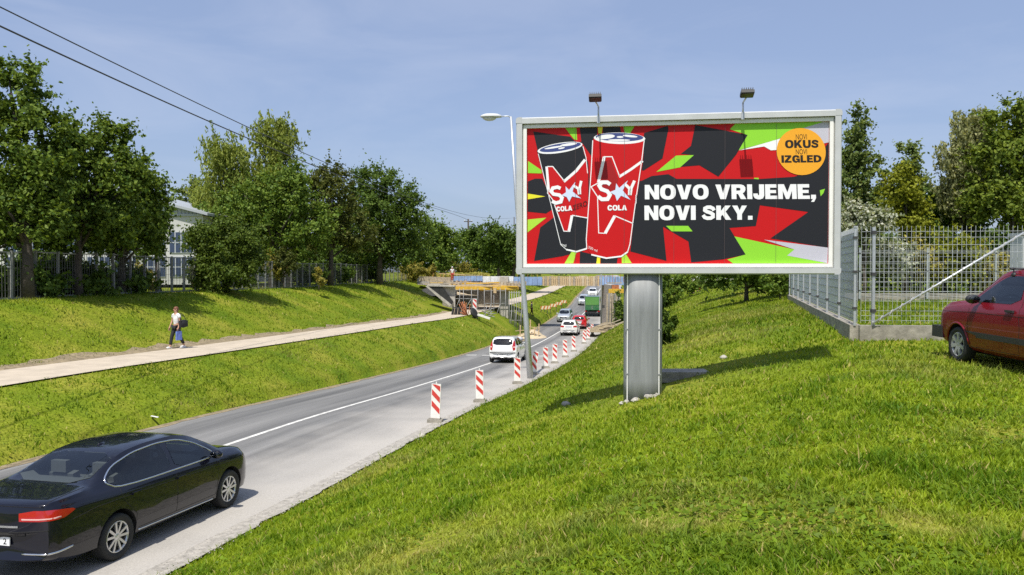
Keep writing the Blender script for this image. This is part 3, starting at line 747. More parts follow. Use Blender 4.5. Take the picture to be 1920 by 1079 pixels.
# ---- left fence: posts, rails, infill wires per bay
def left_pt(Y): return Vector((float(road_x(Y) + fence_u(Y)), Y, 0))
f = empty('wire_fence', left_pt(33) + Vector((0, 0, -1.15)), 0, 'long grey wire fence with thin posts under the trees on the left bank', 'fence')
org = f.location.copy()
pmesh = MB(); pmesh.box((0, 0, 0.98), (0.09, 0.09, 1.96)); pmesh.box((0, 0, 1.98), (0.1, 0.1, 0.03)); pme = pmesh.mesh('post', M_post)
Y = 29.0; k = 0; fp = []
while Y < 98.5:
    p = left_pt(Y); p.z = ground(p.x + .35, Y) - 0.03; fp.append(p); Y += 1.25 if Y < 62 else 1.7
for i, p in enumerate(fp):
    o = bpy.data.objects.new('post', pme); link(o, f); o.location = p - org
    o.rotation_euler = (random.uniform(-.015, .015), random.uniform(-.02, .02), random.uniform(0, .1))
    if i + 1 < len(fp):
        q = fp[i + 1]; up = Vector((0, 0, 1))
        r = MB(); r.bar(p + up * 1.93 - org, q + up * 1.93 - org, .05, .05); r.build('rail', M_post, f)
        r = MB(); r.bar(p + up * .08 - org, q + up * .08 - org, .06, .08); r.build('rail', M_post, f)
        w = MB(); n = 8
        for j in range(1, n):
            a = p.lerp(q, j / n) - org; w.bar(a + up * .1, a + up * 1.9, .018, .018)
        for j in range(1, 6):
            w.bar(p + up * (.1 + j * .3) - org, q + up * (.1 + j * .3) - org, .01, .01)
        w.build('wire_panel', M_mesh, f, kind='stuff')

# ---- warehouse with a gable end, behind the left trees
wy, wx0, wx1 = 57.0, -46.0, -22.3
g0 = -1.0; eave = at(380, 402, wy).z; ridge = at(240, 352, wy).z + 1.2; xm = (wx0 + wx1) / 2
wh = empty('warehouse', (xm, wy, g0), 0, 'white warehouse with a corrugated gable and gridded windows behind the left trees', 'building')
o_ = Vector((xm, wy, g0)); hw = (wx1 - wx0) / 2; H = eave - g0; R = H + (eave - (eave)) + 3.0
mb = MB(); mb.box((0, 10, H / 2 - 0.05), (2 * hw, 20, H - .1)); mb.build('wall', M_white, wh)
mb = MB(); mb.prism([(-hw, H), (hw, H), (0, R)], lambda a, b, t: Vector((a, t, b)), 0.0, 0.12)
k = -hw + .2
while k < hw - .2:
    top = H + (R - H) * (1 - abs(k) / hw)
    if top - H > .1: mb.box((k, -.02, (H + top) / 2 - .03), (.09, .045, top - H - .06))
    k += .27
mb.build('gable', M_corr, wh)
for s in (-1, 1):
    mb = MB(); mb.prism([(0, R + .02), (s * (hw + .5), H - .12), (s * (hw + .5), H + .06), (0, R + .22)], lambda a, b, t: Vector((a, t, b)), -.5, 20.5)
    mb.build('roof', M_corr, wh)
mb = MB(); mb.box((0, -.06, H - .06), (2 * hw, .12, .14)); mb.build('cornice', M_corr, wh)
zt = at(340, 435, wy).z - g0; zb = at(340, 475, wy).z - g0; zb2 = at(340, 520, wy).z - g0
def win(xc, w, z1, z0, cols, rows):
    fr = MB()
    fr.box((xc, -.03, (z1 + z0) / 2), (w, .06, z1 - z0))
    fo = fr.build('window', M_frame, wh)
    cw, rh = w / cols, (z1 - z0) / rows
    for i in range(cols):
        for j in range(rows):
            p = MB(); p.box((xc - w / 2 + (i + .5) * cw, -.066, z0 + (j + .5) * rh), (cw - .09, .012, rh - .09)); p.build('pane', M_pane, fo)
x_at = lambda px: at(px, 450, wy).x - xm
for i in range(7):
    xr = x_at(362) - i * 1.98
    win(xr - .85, 1.7, zt, zb, 4, 2); win(xr - .85, 1.7, zb - .25, max(zb2, .5), 4, 2)

# ---- right fence: welded mesh panels on posts over a concrete footing
cF = Vector((7.07, 16.2, -1.12)); cS = Vector((12.7, 36.0, -1.1)); cR = Vector((11.9, 15.75, -1.12))
M_wired = mat('shaded_wire', (.24, .25, .27), .5, metal=.3)  # darker grey for the side fence rows, their shadow put into the colour
def mesh_fence(label, A, B, n_bays, hgt, foot, wr, gap, first=True, side=False):
    o = empty('mesh_fence', A, 0, label, 'fence', None); d = (B - A); L_ = d.length; e = d.normalized(); up = Vector((0, 0, 1))
    nrm = e.cross(up)
    z_ = lambda t: up * 0
    if foot:
        k = max(1, int(L_ / 2.5))
        mb = MB()
        for i in range(k):
            a, b = d * (i / k), d * ((i + 1) / k)
            g = min(ground(*(A + a).xy), ground(*(A + b).xy), ground(*(A + a + nrm * .4).xy)) - A.z
            mb.box((a + b) / 2 + up * ((g - .25 - .0) / 2) + up * 0.0, (1, 1, 1), Matrix((( (b - a).length / 1.0 * e.x, nrm.x * .22, 0), ((b - a).length * e.y, nrm.y * .22, 0), (0, 0, abs(g - .25)))) )
        mb.build('footing', M_concd, o)
    pm = MB(); pm.box((0, 0, hgt / 2), ((.045 if side else .06), (.045 if side else .06), hgt + .02)); pm.box((0, 0, hgt + .02), (.07, .07, .03))
    for zz in (.35, hgt * .55, hgt - .2): pm.box((0, 0, zz), (.085, .085, .05), m=1)
    pme = pm.mesh('post', [M_galv, M_dark])
    R_ = math.atan2(e.y, e.x)
    for i in range(n_bays + 1):
        if i == 0 and not first: continue
        q = bpy.data.objects.new('post', pme); link(q, o); q.location = d * (i / n_bays) - nrm * .02; q.rotation_euler = (0, 0, R_)
    for i in range(n_bays):
        a, b = d * (i / n_bays) + e * .04, d * ((i + 1) / n_bays) - e * .04; ln = (b - a).length
        w = MB(); n = int(ln / gap)
        for j in range(n + 1):
            p = a + e * (ln * j / n) + nrm * .03; w.bar(p + up * .05, p + up * (hgt + .03), wr, wr)
        zz = .1
        rows = [.1, .2, .3, .5, .7, .9, 1.1, 1.3, 1.5, hgt - .35, hgt - .2, hgt - .08]
        for r in rows:
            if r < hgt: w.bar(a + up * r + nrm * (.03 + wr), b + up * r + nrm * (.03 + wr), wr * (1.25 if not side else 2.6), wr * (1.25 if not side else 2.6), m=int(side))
        w.build('wire_panel', [M_zinc, M_wired], o, kind='stuff')
    return o
mesh_fence('silver wire mesh fence running away from the corner post on a concrete footing', cF, cS, 8, 2.0, True, .0065, .085, side=True)
mesh_fence('silver wire mesh fence facing the camera behind the red car', cF + Vector((.05, -.01, 0)), cR, 1, 2.0, True, .0048, .088, first=False)
gp = MB(); gp.box((0, 0, 1.0), (.055, .055, 2.02)); 
for zz in (.3, 1.05, 1.9): gp.box((0, 0, zz), (.09, .09, .07), m=1)
gp.build('gate_post', [M_galv, M_dark], None, 'grey steel post standing close to the fence corner post', 'post', loc=(7.38, 16.1, -1.12))
a, b = at(1636, 607, 16.02), at(1925, 434, 15.6)
br = empty('fence_brace', a, 0, 'long diagonal brace tube wrapped in cord across the front fence', 'brace')
mb = MB(); mb.tube([(0, 0, 0), b - a], .022, 8); mb.build('tube', M_galv, br)
mb = MB(); pts = []
dv = (b - a); ex = dv.normalized(); ux = ex.cross(Vector((0, 1, 0))).normalized()
for i in range(160):
    t = i / 159; an = t * 2 * math.pi * 15
    pts.append(dv * t + (ux * math.cos(an) + Vector((0, 1, 0)) * math.sin(an)) * .028)
mb.tube(pts, .009, 4); mb.build('cord', mat('grey_cord', (.42, .41, .39), .8), br)
# thin rear fence of the yard
rA, rB = Vector((15.0, 34.0, -1.2)), Vector((23.5, 33.5, -1.2))
mesh_fence('thin rear wire fence at the back of the green yard', rA, rB, 3, 2.15, False, .006, .19)
mb = MB(); mb.box((0, 0, .16), (9.5, .25, .32)); mb.build('kerb_wall', M_concd, None, 'low dark concrete kerb at the foot of the rear yard fence', 'kerb', loc=(19.2, 34.3, -1.3))
# electric cabinet behind the fence
cb = empty('utility_cabinet', (12.75, 19.2, ground(12.75, 19.2)), 0, 'grey metal utility cabinet behind the fence at the right edge', 'cabinet')
zc = at(1910, 440, 19.2).z - cb.location.z
mb = MB(); mb.box((0, 0, zc / 2), (.95, .5, zc - .1)); mb.build('body', mat('cabinet_grey', (.50, .51, .52), .5), cb)
mb = MB(); mb.box((0, 0, zc), (1.02, .58, .07)); mb.build('lid', M_galv, cb)
for s in (-1, 1):
    mb = MB(); mb.box((s * .235, -.262, zc / 2), (.44, .02, zc - .25)); d_ = mb.build('door', mat('cabinet_door', (.56, .57, .58), .5), cb)
    mb = MB(); mb.box((s * .06, -.285, zc / 2), (.03, .03, .14)); mb.build('handle', M_dark, d_)

# ---- power line
pole_p = Vector((at(878, 420, 140).x, 140, -1.0))
up_ = empty('utility_pole', pole_p, 0, 'dark wooden power pole sticking out above the far trees', 'pole')
ptop = at(878, 411, 140).z - pole_p.z
mb = MB(); mb.tube([(0, 0, -.2), (0, 0, ptop)], [.2, .14], 8); mb.build('shaft', M_bark, up_)
mb = MB(); mb.bar((-.75, 0, ptop - .45), (.75, 0, ptop - .45), .12, .14); mb.build('crossarm', M_bark, up_)
for s in (-.65, .65):
    mb = MB(); mb.lathe([(.05, 0), (.07, .06), (.05, .12), (.06, .18), (.02, .22)], 8, Matrix.Translation((s, 0, ptop - .38))); mb.build('insulator', M_whtw, up_)
def cable(label, pts_px, a_, b_, r, px_end):
    """a span whose plan is the straight line x = a + b*y; heights fitted through the pixels"""
    Ys = [a_ / ((p[0] - CX) / FPX - b_) for p in pts_px]; Zs = [at(p[0], p[1], q).z for p, q in zip(pts_px, Ys)]
    cz_ = np.polyfit(Ys, Zs, 3); ye = a_ / ((px_end - CX) / FPX - b_)
    y0 = Ys[0]; sl = np.polyval(np.polyder(cz_), y0); z0 = np.polyval(cz_, y0)
    yy = np.concatenate([np.linspace(-6, y0, 10)[:-1], np.linspace(y0, 60, 30), np.linspace(62, ye, 24)])
    mb = MB(); mb.tube([(a_ + b_ * q, q, np.polyval(cz_, q) if q >= y0 else z0 + sl * (q - y0)) for q in yy], r, 5)
    mb.build('power_cable', M_dark, None, label, 'cable')
    return Vector((a_ + b_ * ye, ye, float(np.polyval(cz_, ye))))
cable('thick lower power cable sagging from the top left to the far pole', [(0, 50), (230, 150), (400, 230), (560, 300), (640, 331), (800, 386), (876, 412)], -13.9, .043, .026, 877)
e_ = cable('thin upper power cable running above the thick one', [(0, 12), (240, 128), (470, 240), (650, 322), (790, 379), (880, 404), (962, 409)], -13.0, .066, .018, 964)
p2 = empty('utility_pole', (e_.x, e_.y, -1.0), 0, 'thin grey power pole just left of the billboard edge above the far trees', 'pole')
mb = MB(); mb.tube([(0, 0, 0), (0, 0, e_.z + 1.2)], [.16, .11], 8); mb.build('shaft', M_bark, p2)
mb = MB(); mb.lathe([(.05, 0), (.08, .08), (.05, .16), (.02, .2)], 8, Matrix.Translation((0, 0, e_.z + .95))); mb.build('insulator', M_whtw, p2)

# ---- street lamp beside the road, in front of the billboard's left edge
lamp_y = 35.5; lx = at(995, 700, lamp_y).x; lz = ground(lx, lamp_y)
lp = empty('street_lamp', (lx, lamp_y, lz), 0, 'tall leaning grey street lamp with a flat lamp head left of the billboard', 'street lamp')
tp = at(958, 219, lamp_y) - Vector((lx, lamp_y, lz)); md = at(979, 510, lamp_y) - Vector((lx, lamp_y, lz))
mb = MB(); mb.tube([(0, 0, -.2), (md.x * .5, 0, md.z * .5), md, (md + tp) / 2 + Vector((-.03, 0, 0)), tp], [.15, .13, .105, .075, .05], 10); mb.build('pole', M_galv, lp)
hd = at(921, 219, lamp_y) - Vector((lx, lamp_y, lz))
mb = MB(); mb.tube([tp - Vector((0, 0, .08)), tp + Vector((-.1, 0, .02)), hd + Vector((.3, 0, 0))], .028, 6); mb.build('arm', M_galv, lp)
mb = MB(); Mh = Matrix.Translation(hd) @ Matrix.Diagonal((.5, .22, .13, 1))
mb.lathe([(0.02, 1), (.6, .92), (.9, .5), (1, 0), (.96, -.25)], 14, Mh); mb.build('lamp_head', mat('lamp_shell', (.55, .56, .56), .45), lp)
mb = MB(); mb.lathe([(.75, -.25), (.7, -.9), (.4, -1.5), (.02, -1.7)], 12, Matrix.Translation(hd + Vector((-.08, 0, 0))) @ Matrix.Diagonal((.42, .18, .12, 1))); mb.build('lamp_glass', mat('lamp_glass', (.60, .60, .58), .15), lp)

# ---- bridge works
BY = 80.0
def W3(px, py, Y=BY): return at(px, py, Y)
x80 = float(road_x(BY)); z80 = float(road_z(BY))
br = empty('bridge', (x80, BY + 4, z80), 0, 'concrete road bridge under construction over the road cutting', 'bridge')
bo = br.location.copy()
def part(mb, name, m, parent=br, **k): return mb.build(name, m, parent, **k)
deck_t, deck_b = W3(950, 519, 87).z, W3(950, 536.5, 87).z
# left abutment and pier, right pier
mb = MB(); mb.box((-5.6, .5, 2.35), (.9, 9, 6.6)); part(mb, 'pier', M_conc)
xl = W3(850, 560).x - bo.x
mb = MB(); mb.box((xl - .6, 1.0, (W3(0, 541, 79).z - bo.z) / 2 - .2), (1.0, 10, W3(0, 541, 79).z - bo.z + .3)); part(mb, 'abutment', M_concd)
xr = W3(1152, 560).x - bo.x
mb = MB(); mb.box((xr + .1, .5, 2.0), (.7, 9, 5.6)); part(mb, 'pier', M_conc)
mb = MB(); mb.box((xl / 2 - 3.3, 4.3, 2.6), (abs(xl) - 5.2, .3, 5.6)); part(mb, 'back_wall', M_concd)   # closes the side bay at the back
# deck slab over everything, behind the hoarding
mb = MB(); mb.box(((xl + xr + 16) / 2 - 1.5, 4.6, (deck_t + deck_b) / 2 - bo.z - .05), (xr - xl + 22, 3.2, (deck_t - deck_b) - .35)); part(mb, 'deck', M_conc)
# wing wall running down the left bank
def wing(poly, y0, y1, name, m):
    q = [W3(px, py, 76.8) for px, py in poly]
    mb = MB(); mb.prism([(p.x, p.z) for p in q], lambda a, b, t: Vector((a, t, b)) - bo, y0, y1); part(mb, name, m)
wing([(826, 537), (853, 538), (853, 580), (847, 571)], 76.8, 77.6, 'wing_wall', M_conc)
wing([(803, 536.5), (829, 537.5), (850, 565.5), (847, 571), (836, 562)], 76.4, 76.8, 'wing_face', mat('wing_face_black', (.02, .02, .02), .6, noise=(3, .4, 5)))  # near-black band set on the face of the wing wall
wing([(801, 534), (853, 535.5), (853, 538), (802, 537)], 76.3, 77.7, 'wing_coping', M_conc)
wing([(799, 537), (803, 536.5), (836, 562), (847, 571), (844, 574), (830, 564)], 76.3, 76.9, 'wing_kerb', M_conc)
# hoarding panels along the deck edge
def panels(p0, p1, top, bot, n, m, name='panel', ribs=0, Yh=86.9, var=0.0):
    for i in range(n):
        x0 = W3(p0 + (p1 - p0) * i / n, 520, Yh).x; x1 = W3(p0 + (p1 - p0) * (i + 1) / n, 520, Yh).x
        dz = random.uniform(-var, var)
        mb = MB(); zt, zb = W3(0, top, Yh).z + dz, W3(0, bot, Yh).z - dz * .4
        mb.box(Vector(((x0 + x1) / 2, Yh + random.uniform(-.02, .02) * (var > 0), (zt + zb) / 2)) - bo, (x1 - x0 - .035, .05, zt - zb))
        for r in range(ribs):
            mb.box(Vector((x0 + (r + .5) * (x1 - x0) / ribs, Yh - .045, (zt + zb) / 2)) - bo, (.05, .04, zt - zb - .06))
        part(mb, name, m if m is not M_wood else random.choice((M_wood, M_wood, M_woodg, M_pale)))
M_pale = mat('pale_board', (.56, .45, .30), .8, noise=(7, .25, 5))
panels(849, 905, 518, 527.5, 5, M_bluep, ribs=1)
panels(905, 963, 518.5, 532, 4, M_whitep, ribs=5)
panels(963, 1017, 519.5, 535.5, 6, M_bluep, ribs=2)
panels(1017, 1124, 518, 536.5, 26, M_wood, 'board', var=.05)
panels(1124, 1172, 519, 535, 5, M_bluep, ribs=1)
panels(1172, 1240, 519, 535, 12, M_wood, 'board', var=.04)
mb = MB(); mb.box(((xl + W3(972, 540).x - bo.x) / 2, -2.2, W3(0, 537.5, 79.5).z - bo.z + .02), (W3(972, 540).x - bo.x - xl + 1.0, 5.2, .12)); part(mb, 'formwork_shade_deck', M_woodg)  # board slab added above the beams to darken the left bay
# planks and yellow formwork beams over the left bay
for k, (pa, pb, ya, yb, w, h, m) in enumerate((((846, 540.5), (972, 540.5), 79.2, 79.2, .2, .32, M_yel), ((840, 535), (925, 537.5), 80, 79.4, .9, .08, M_wood), ((920, 536), (972, 537.5), 80, 79.4, 1.1, .1, M_yel),
        ((845, 533), (950, 530), 82.5, 82.5, .2, .16, M_yel), ((860, 529.5), (960, 533), 82, 81, .6, .05, M_wood), ((822, 513), (872, 516), 84.5, 84, .3, .08, M_wood), ((872, 516), (905, 517), 84, 84, .22, .06, M_woodg),
        ((928, 540), (928, 550), 79, 79, .3, .25, M_wood), ((820, 528), (862, 532), 80.5, 80.5, .5, .2, M_woodg), ((786, 523), (845, 525), 81, 81, .6, .5, M_woodg), ((900, 545), (970, 546), 79.4, 79.4, .12, .1, M_yel))):
    mb = MB(); mb.bar(W3(pa[0], pa[1], ya) - bo, W3(pb[0], pb[1], yb) - bo, w, h); part(mb, 'formwork_beam' if m is M_yel else 'plank', m)
mb = MB(); mb.bar(W3(1141, 546, 79) - bo, W3(1172, 546, 79) - bo, .35, .42); part(mb, 'formwork_beam', M_yel)
mb = MB(); mb.bar(W3(1147, 539, 79.2) - bo, W3(1160, 539, 79.2) - bo, .5, .5); part(mb, 'timber_block', M_rust)
mb = MB(); mb.bar(W3(1138, 531, 79.2) - bo, W3(1166, 531, 79.2) - bo, .5, .1); part(mb, 'plank', M_woodg)
for px in (848, 856, 864, 872):   # upright shuttering stubs by the worker
    mb = MB(); mb.bar(W3(px, 535, 80.5) - bo, W3(px + .5, 526, 80.5) - bo, .18, .2); part(mb, 'plank', M_woodg)
mb = MB(); mb.bar(W3(950, 537, 80) - bo, W3(985, 537, 80) - bo, .6, .6); part(mb, 'formwork_beam', M_woodg)
for px in range(938, 988, 6):
    mb = MB(); mb.bar(W3(px, 536, 79.5) - bo, W3(px, 528, 79.5) - bo, .12, .14); part(mb, 'plank', M_woodg)

# starter bars sticking out of the slab and clutter on the works
for k, (pa, pb, py0, hh, Yq) in enumerate(((800, 848, 529, .9, 81), (852, 900, 533, .5, 82.5), (905, 948, 534, .45, 82.5), (965, 1015, 520, .5, 84.5), (1128, 1168, 530, .8, 80))):
    n = 9
    for i in range(n):
        p = W3(pa + (pb - pa) * i / (n - 1) + random.uniform(-1.5, 1.5), py0, Yq) - bo
        mb = MB(); mb.bar(p, p + Vector((random.uniform(-.06, .06), 0, hh * random.uniform(.6, 1.1))), .035, .035); part(mb, 'starter_bar', M_rust if i % 3 else M_dark)
for k in range(14):
    px = random.uniform(795, 965); p = W3(px, random.uniform(530, 537), random.uniform(79.5, 82)) - bo
    mb = MB(); mb.bar(p, p + Vector((random.uniform(.8, 2.2) * random.choice((-1, 1)), random.uniform(-.6, .6), random.uniform(-.05, .25))), .14, .06); part(mb, 'plank', random.choice((M_wood, M_woodg, M_yel)))
# scaffolds standing under the formwork
def scaffold(label, pxs, top, bot, Ys, braces=True, lv=4):
    c = W3((pxs[0] + pxs[-1]) / 2, bot, Ys[0]); root = empty('scaffold', c, 0, label, 'scaffold')
    mb = MB()
    for Yq in Ys:
        zt, zb = W3(0, top, Yq).z, W3(0, bot, Yq).z
        for i, px in enumerate(pxs):
            x = W3(px, 570, Yq).x
            m2 = MB(); m2.tube([Vector((x, Yq, zb)) - c, Vector((x, Yq, zt)) - c], .034, 5); m2.build('upright', M_scaf, root)
            if i and braces:
                xa = W3(pxs[i - 1], 570, Yq).x
                for l in range(lv):
                    z = zb + (zt - zb) * (l + .8) / lv
                    m3 = MB(); m3.tube([Vector((xa, Yq, z)) - c, Vector((x, Yq, z)) - c], .035, 4); m3.build('ledger', M_scaf, root)
                if i % 2:
                    m3 = MB(); m3.tube([Vector((xa, Yq, zb + .3)) - c, Vector((x, Yq, zb + (zt - zb) * .6)) - c], .032, 4); m3.build('diagonal', M_scaf, root)
    return root
scaffold('grey tube scaffold in the left half of the side bay', [852, 862, 869, 884, 896], 541, 590, (79.0, 81.5), lv=3)
scaffold('grey tube scaffold in the right half of the side bay', [908, 921, 926, 938, 948], 541, 612, (79.0, 81.5), lv=3)
scaffold('grey prop scaffold packed tightly in front of the left pier', [955, 959.5, 964, 968.5, 973, 978], 546, 632, (77.6, 78.4), lv=5)
scaffold('pale prop scaffold in front of the right pier', [1142, 1147, 1153, 1158], 550, 612, (78.2, 79.4), lv=4)
# timber uprights of the right pier
mb = MB()
for i, px in enumerate((1138, 1143.5, 1149, 1155)):
    mb.bar(W3(px, 612, 78.0), W3(px + random.uniform(-2, 2), 551, 78.0), .16, .1)
mb.build('timber_props', M_woodg, None, 'bare timber props leaning at the right pier', 'props')

# heap of site gear on the left path end
def debris():
    c = at(860, 598, 70.5); root = empty('mesh_crate', c, .1, 'dark mesh crate at the end of the left path', 'crate')
    wv = 1.35; hv = .98
    for k in range(2):
        y = k * .9
        mb = MB(); mb.bar((-.68, y, 0), (.68, y, 0), .06); mb.bar((-.5, y, hv), (.72, y, hv), .06); mb.bar((-.68, y, 0), (-.5, y, hv), .06); mb.bar((.68, y, 0), (.72, y, hv), .06); mb.build('frame', M_dark, root)
        for j in range(9):
            t = j / 8; m2 = MB(); m2.bar((-.66 + 1.32 * t, y, .02), (-.49 + 1.2 * t, y, hv), .05, .03); m2.build('bar', M_woodg if j % 2 else M_dark, root)
    mb = MB(); mb.box((0.05, .45, .45), (1.2, .8, .85)); mb.build('load', M_blk, root)
    for k in range(16):
        a = at(867 + random.uniform(0, 12), 598 - random.uniform(0, 5), 70 + random.uniform(-.4, .4)); 
        b = a + Vector((random.uniform(-.55, .45), random.uniform(-.3, .3), random.uniform(.35, 1.45)))
        mb = MB(); mb.tube([(0, 0, 0), (b - a) * .5 + Vector((.05, 0, .05)), b - a], .028, 4)
        mb.build('rusty_bar', M_rust, None, 'rust red bar in the tangle beside the mesh crate', 'bar', 'rusty bars beside the crate', loc=a)
    a = at(889, 597, 69.5); root = empty('hose_drum', a, 0, 'dark round hose drum leaning behind the white board in the gear heap', 'drum')
    mb = MB(); mb.lathe([(.2, -.1), (.42, -.12), (.5, -.05), (.5, .05), (.42, .12), (.2, .1)], 14, Matrix.Translation((0, 0, .46)) @ Matrix.Rotation(1.1, 4, 'Y') @ Matrix.Rotation(.4, 4, 'X')); mb.build('drum_ring', M_blk, root)
    a = at(907, 596, 69); mb = MB(); mb.box((0, 0, 0.1), (1.15, .5, .16), Matrix.Rotation(.33, 3, 'Y')); mb.build('white_board', M_whtw, None, 'white board lying tilted on the grass edge of the gear heap', 'board', loc=a)
    for k in range(14):
        a = at(895 + random.uniform(0, 24), 594 + random.uniform(-14, 1), 70 + random.uniform(-.5, .8))
        ln = random.uniform(.5, 1.3); an = random.uniform(-.6, 1.5)
        b = Vector((math.cos(an) * ln, random.uniform(-.3, .3), math.sin(an) * ln * .8))
        mb = MB(); mb.tube([(0, 0, 0), b], .035, 5); mb.build('scaffold_tube', M_scaf, None, 'loose grey scaffold tube in the gear heap on the left bank', 'tube', 'loose scaffold tubes', loc=a)
    for k in range(9):
        a = at(1118 + random.uniform(0, 40), 612 + random.uniform(-3, 8), 73 + random.uniform(-1, 1.5)); a.z = max(a.z, ground(a.x, a.y) + .05)
        an = random.uniform(-.5, .5); ln = random.uniform(.8, 2.2)
        mb = MB(); mb.bar((0, 0, 0), (math.cos(an) * ln, random.uniform(-.5, .5), .15 + abs(math.sin(an)) * ln * .6), .16, .06); mb.build('waste_plank', M_woodg, None, 'weathered plank in the timber heap by the right pier', 'plank', 'waste planks by the right pier', loc=a)
debris()
# sand bank with timber guard rails left of the road
def mound(name, label, px, py, Y, rx, ry, h, m, kind=None, cat='mound'):
    c = at(px, py, Y); c.z = ground(c.x, Y) - .05
    n, r = 26, 9; V = [(0, 0, h)]; F = []
    for i in range(1, r + 1):
        t = i / r
        for j in range(n):
            a = 2 * math.pi * j / n; wob = 1 + .22 * (vnoise(np.array(j * .7), np.array(i * .5), 4) - .5)
            V.append((rx * t * math.cos(a) * wob, ry * t * math.sin(a) * wob, h * (1 - t * t * (3 - 2 * t)) + .1 * (vnoise(np.array(j * 1.3), np.array(i * 1.1), 8) - .5) * (t < .95)))
    for j in range(n): F.append((0, 1 + j, 1 + (j + 1) % n))
    for i in range(r - 1):
        for j in range(n): F.append((1 + i * n + j, 1 + (i + 1) * n + j, 1 + (i + 1) * n + (j + 1) % n, 1 + i * n + (j + 1) % n))
    mb = MB(); mb.add(V, F, 0, True); mb.build(name, m, None, label, cat, loc=c, kind=kind)
mound('sand_heap', 'beige sand heap at the roadside by the left pier', 997, 628, 72.5, 1.7, 3.0, .8, M_sand)
mound('soil_heap', 'pale rubble and soil heap beneath the left pier', 962, 638, 68, 1.4, 3.0, .5, M_dirt)
mound('soil_heap', 'low brown soil heap at the foot of the right pier', 1140, 616, 74, 2.6, 2.0, .8, M_dirt)
mound('soil_heap', 'beige soil heap left of the worker on the embankment', 815, 521, 86, 4.5, 2.2, .8, M_sand)
gr = empty('guard_rail', at(985, 630, 71), 0, 'raw timber guard rail on the sand beside the road', 'railing')
go = gr.location.copy()
for px, py in ((975, 622), (988, 618), (994, 612), (1002, 625), (1010, 619)):
    mb = MB(); p = at(px, py + 9, 71) - go; mb.bar(p, p + Vector((.03, 0, 1.0)), .09); mb.build('post', M_wood, gr)
for (p, q) in (((966, 621), (1012, 617)), ((975, 627), (1006, 625)), ((988, 611), (1012, 618))):
    mb = MB(); mb.bar(at(*p, 71) - go, at(*q, 71) - go, .1, .05); mb.build('rail', M_wood, gr)
# grey bag of cement at the pier foot
mb = MB(); mb.ball((0, 0, .18), (.42, .3, .2), 10); mb.build('cement_sack', mat('sack', (.45, .45, .50), .8), None, 'grey sack lying at the foot of the left pier', 'sack', loc=at(972, 640, 66.5))
# ================================================================ billboard
M_alu = mat('billboard_rail', (0.50, 0.51, 0.505), 0.45, metal=0.1, noise=(2.5, 0.10, 6))
M_liner = mat('billboard_liner', (0.80, 0.79, 0.75), 0.5, noise=(3, 0.05, 5))
M_column = mat('billboard_column_steel', (0.215, 0.225, 0.225), 0.55, metal=0.0, noise=(1.0, 0.24, 8), stretch=(9, 9, .7))
P_red = mat('print_red', (0.52, 0.004, 0.006), 0.5, spec=.3); P_dark = mat('print_charcoal', (0.014, 0.0145, 0.019), 0.5, spec=.3)
P_green = mat('print_green', (0.26, 0.62, 0.035), 0.5, spec=.3); P_yel = mat('print_yellow', (0.75, 0.70, 0.03), 0.5, spec=.3)
P_white = mat('print_white', (0.82, 0.82, 0.83), 0.5, spec=.3); P_grey = mat('print_grey', (0.50, 0.49, 0.56), 0.5, spec=.3)
P_or = mat('print_orange', (0.80, 0.36, 0.022), 0.5, spec=.3); P_blk = mat('print_black', (0.018, 0.014, 0.012), 0.5, spec=.3)
P_blue = mat('print_blue', (0.05, 0.07, 0.22), 0.5, spec=.3); P_star = mat('print_star', (0.60, 0.68, 0.86), 0.5, spec=.3)
P_lime = mat('print_lime', (0.40, 0.66, 0.05), 0.5, spec=.3); P_dred = mat('print_deep_red', (0.33, 0.008, 0.010), 0.5, spec=.3)
B0 = at(988.5, 495, 13.9); B1 = at(1552, 493.8, 13.22); B0.z = B1.z = (B0.z + B1.z) / 2
ex = (B1 - B0); BW = ex.length; ex.normalize(); ez = Vector((0, 0, 1)); en = ex.cross(ez).normalized()      # en towards the viewer
if en.y > 0: en = -en
BH = at(988.5, 242.3, 13.9).z - B0.z
bc_z = ground(*at(1206, 755, 13.5).xy)
Mb = Matrix((ex, -en, ez)).transposed().to_4x4()      # local x along the board, y away from the viewer, z up
board = empty('billboard', (0, 0, 0), 0, 'large billboard with two drink cans and a white slogan on a grey steel column', 'billboard')
board.matrix_world = Matrix.Translation(Vector((at(1206, 755, 13.5).x, 13.5, bc_z))) @ Mb
binv = board.matrix_world.inverted()
base = binv @ B0                                        # poster's lower left corner in billboard space
ox, oy, oz = base
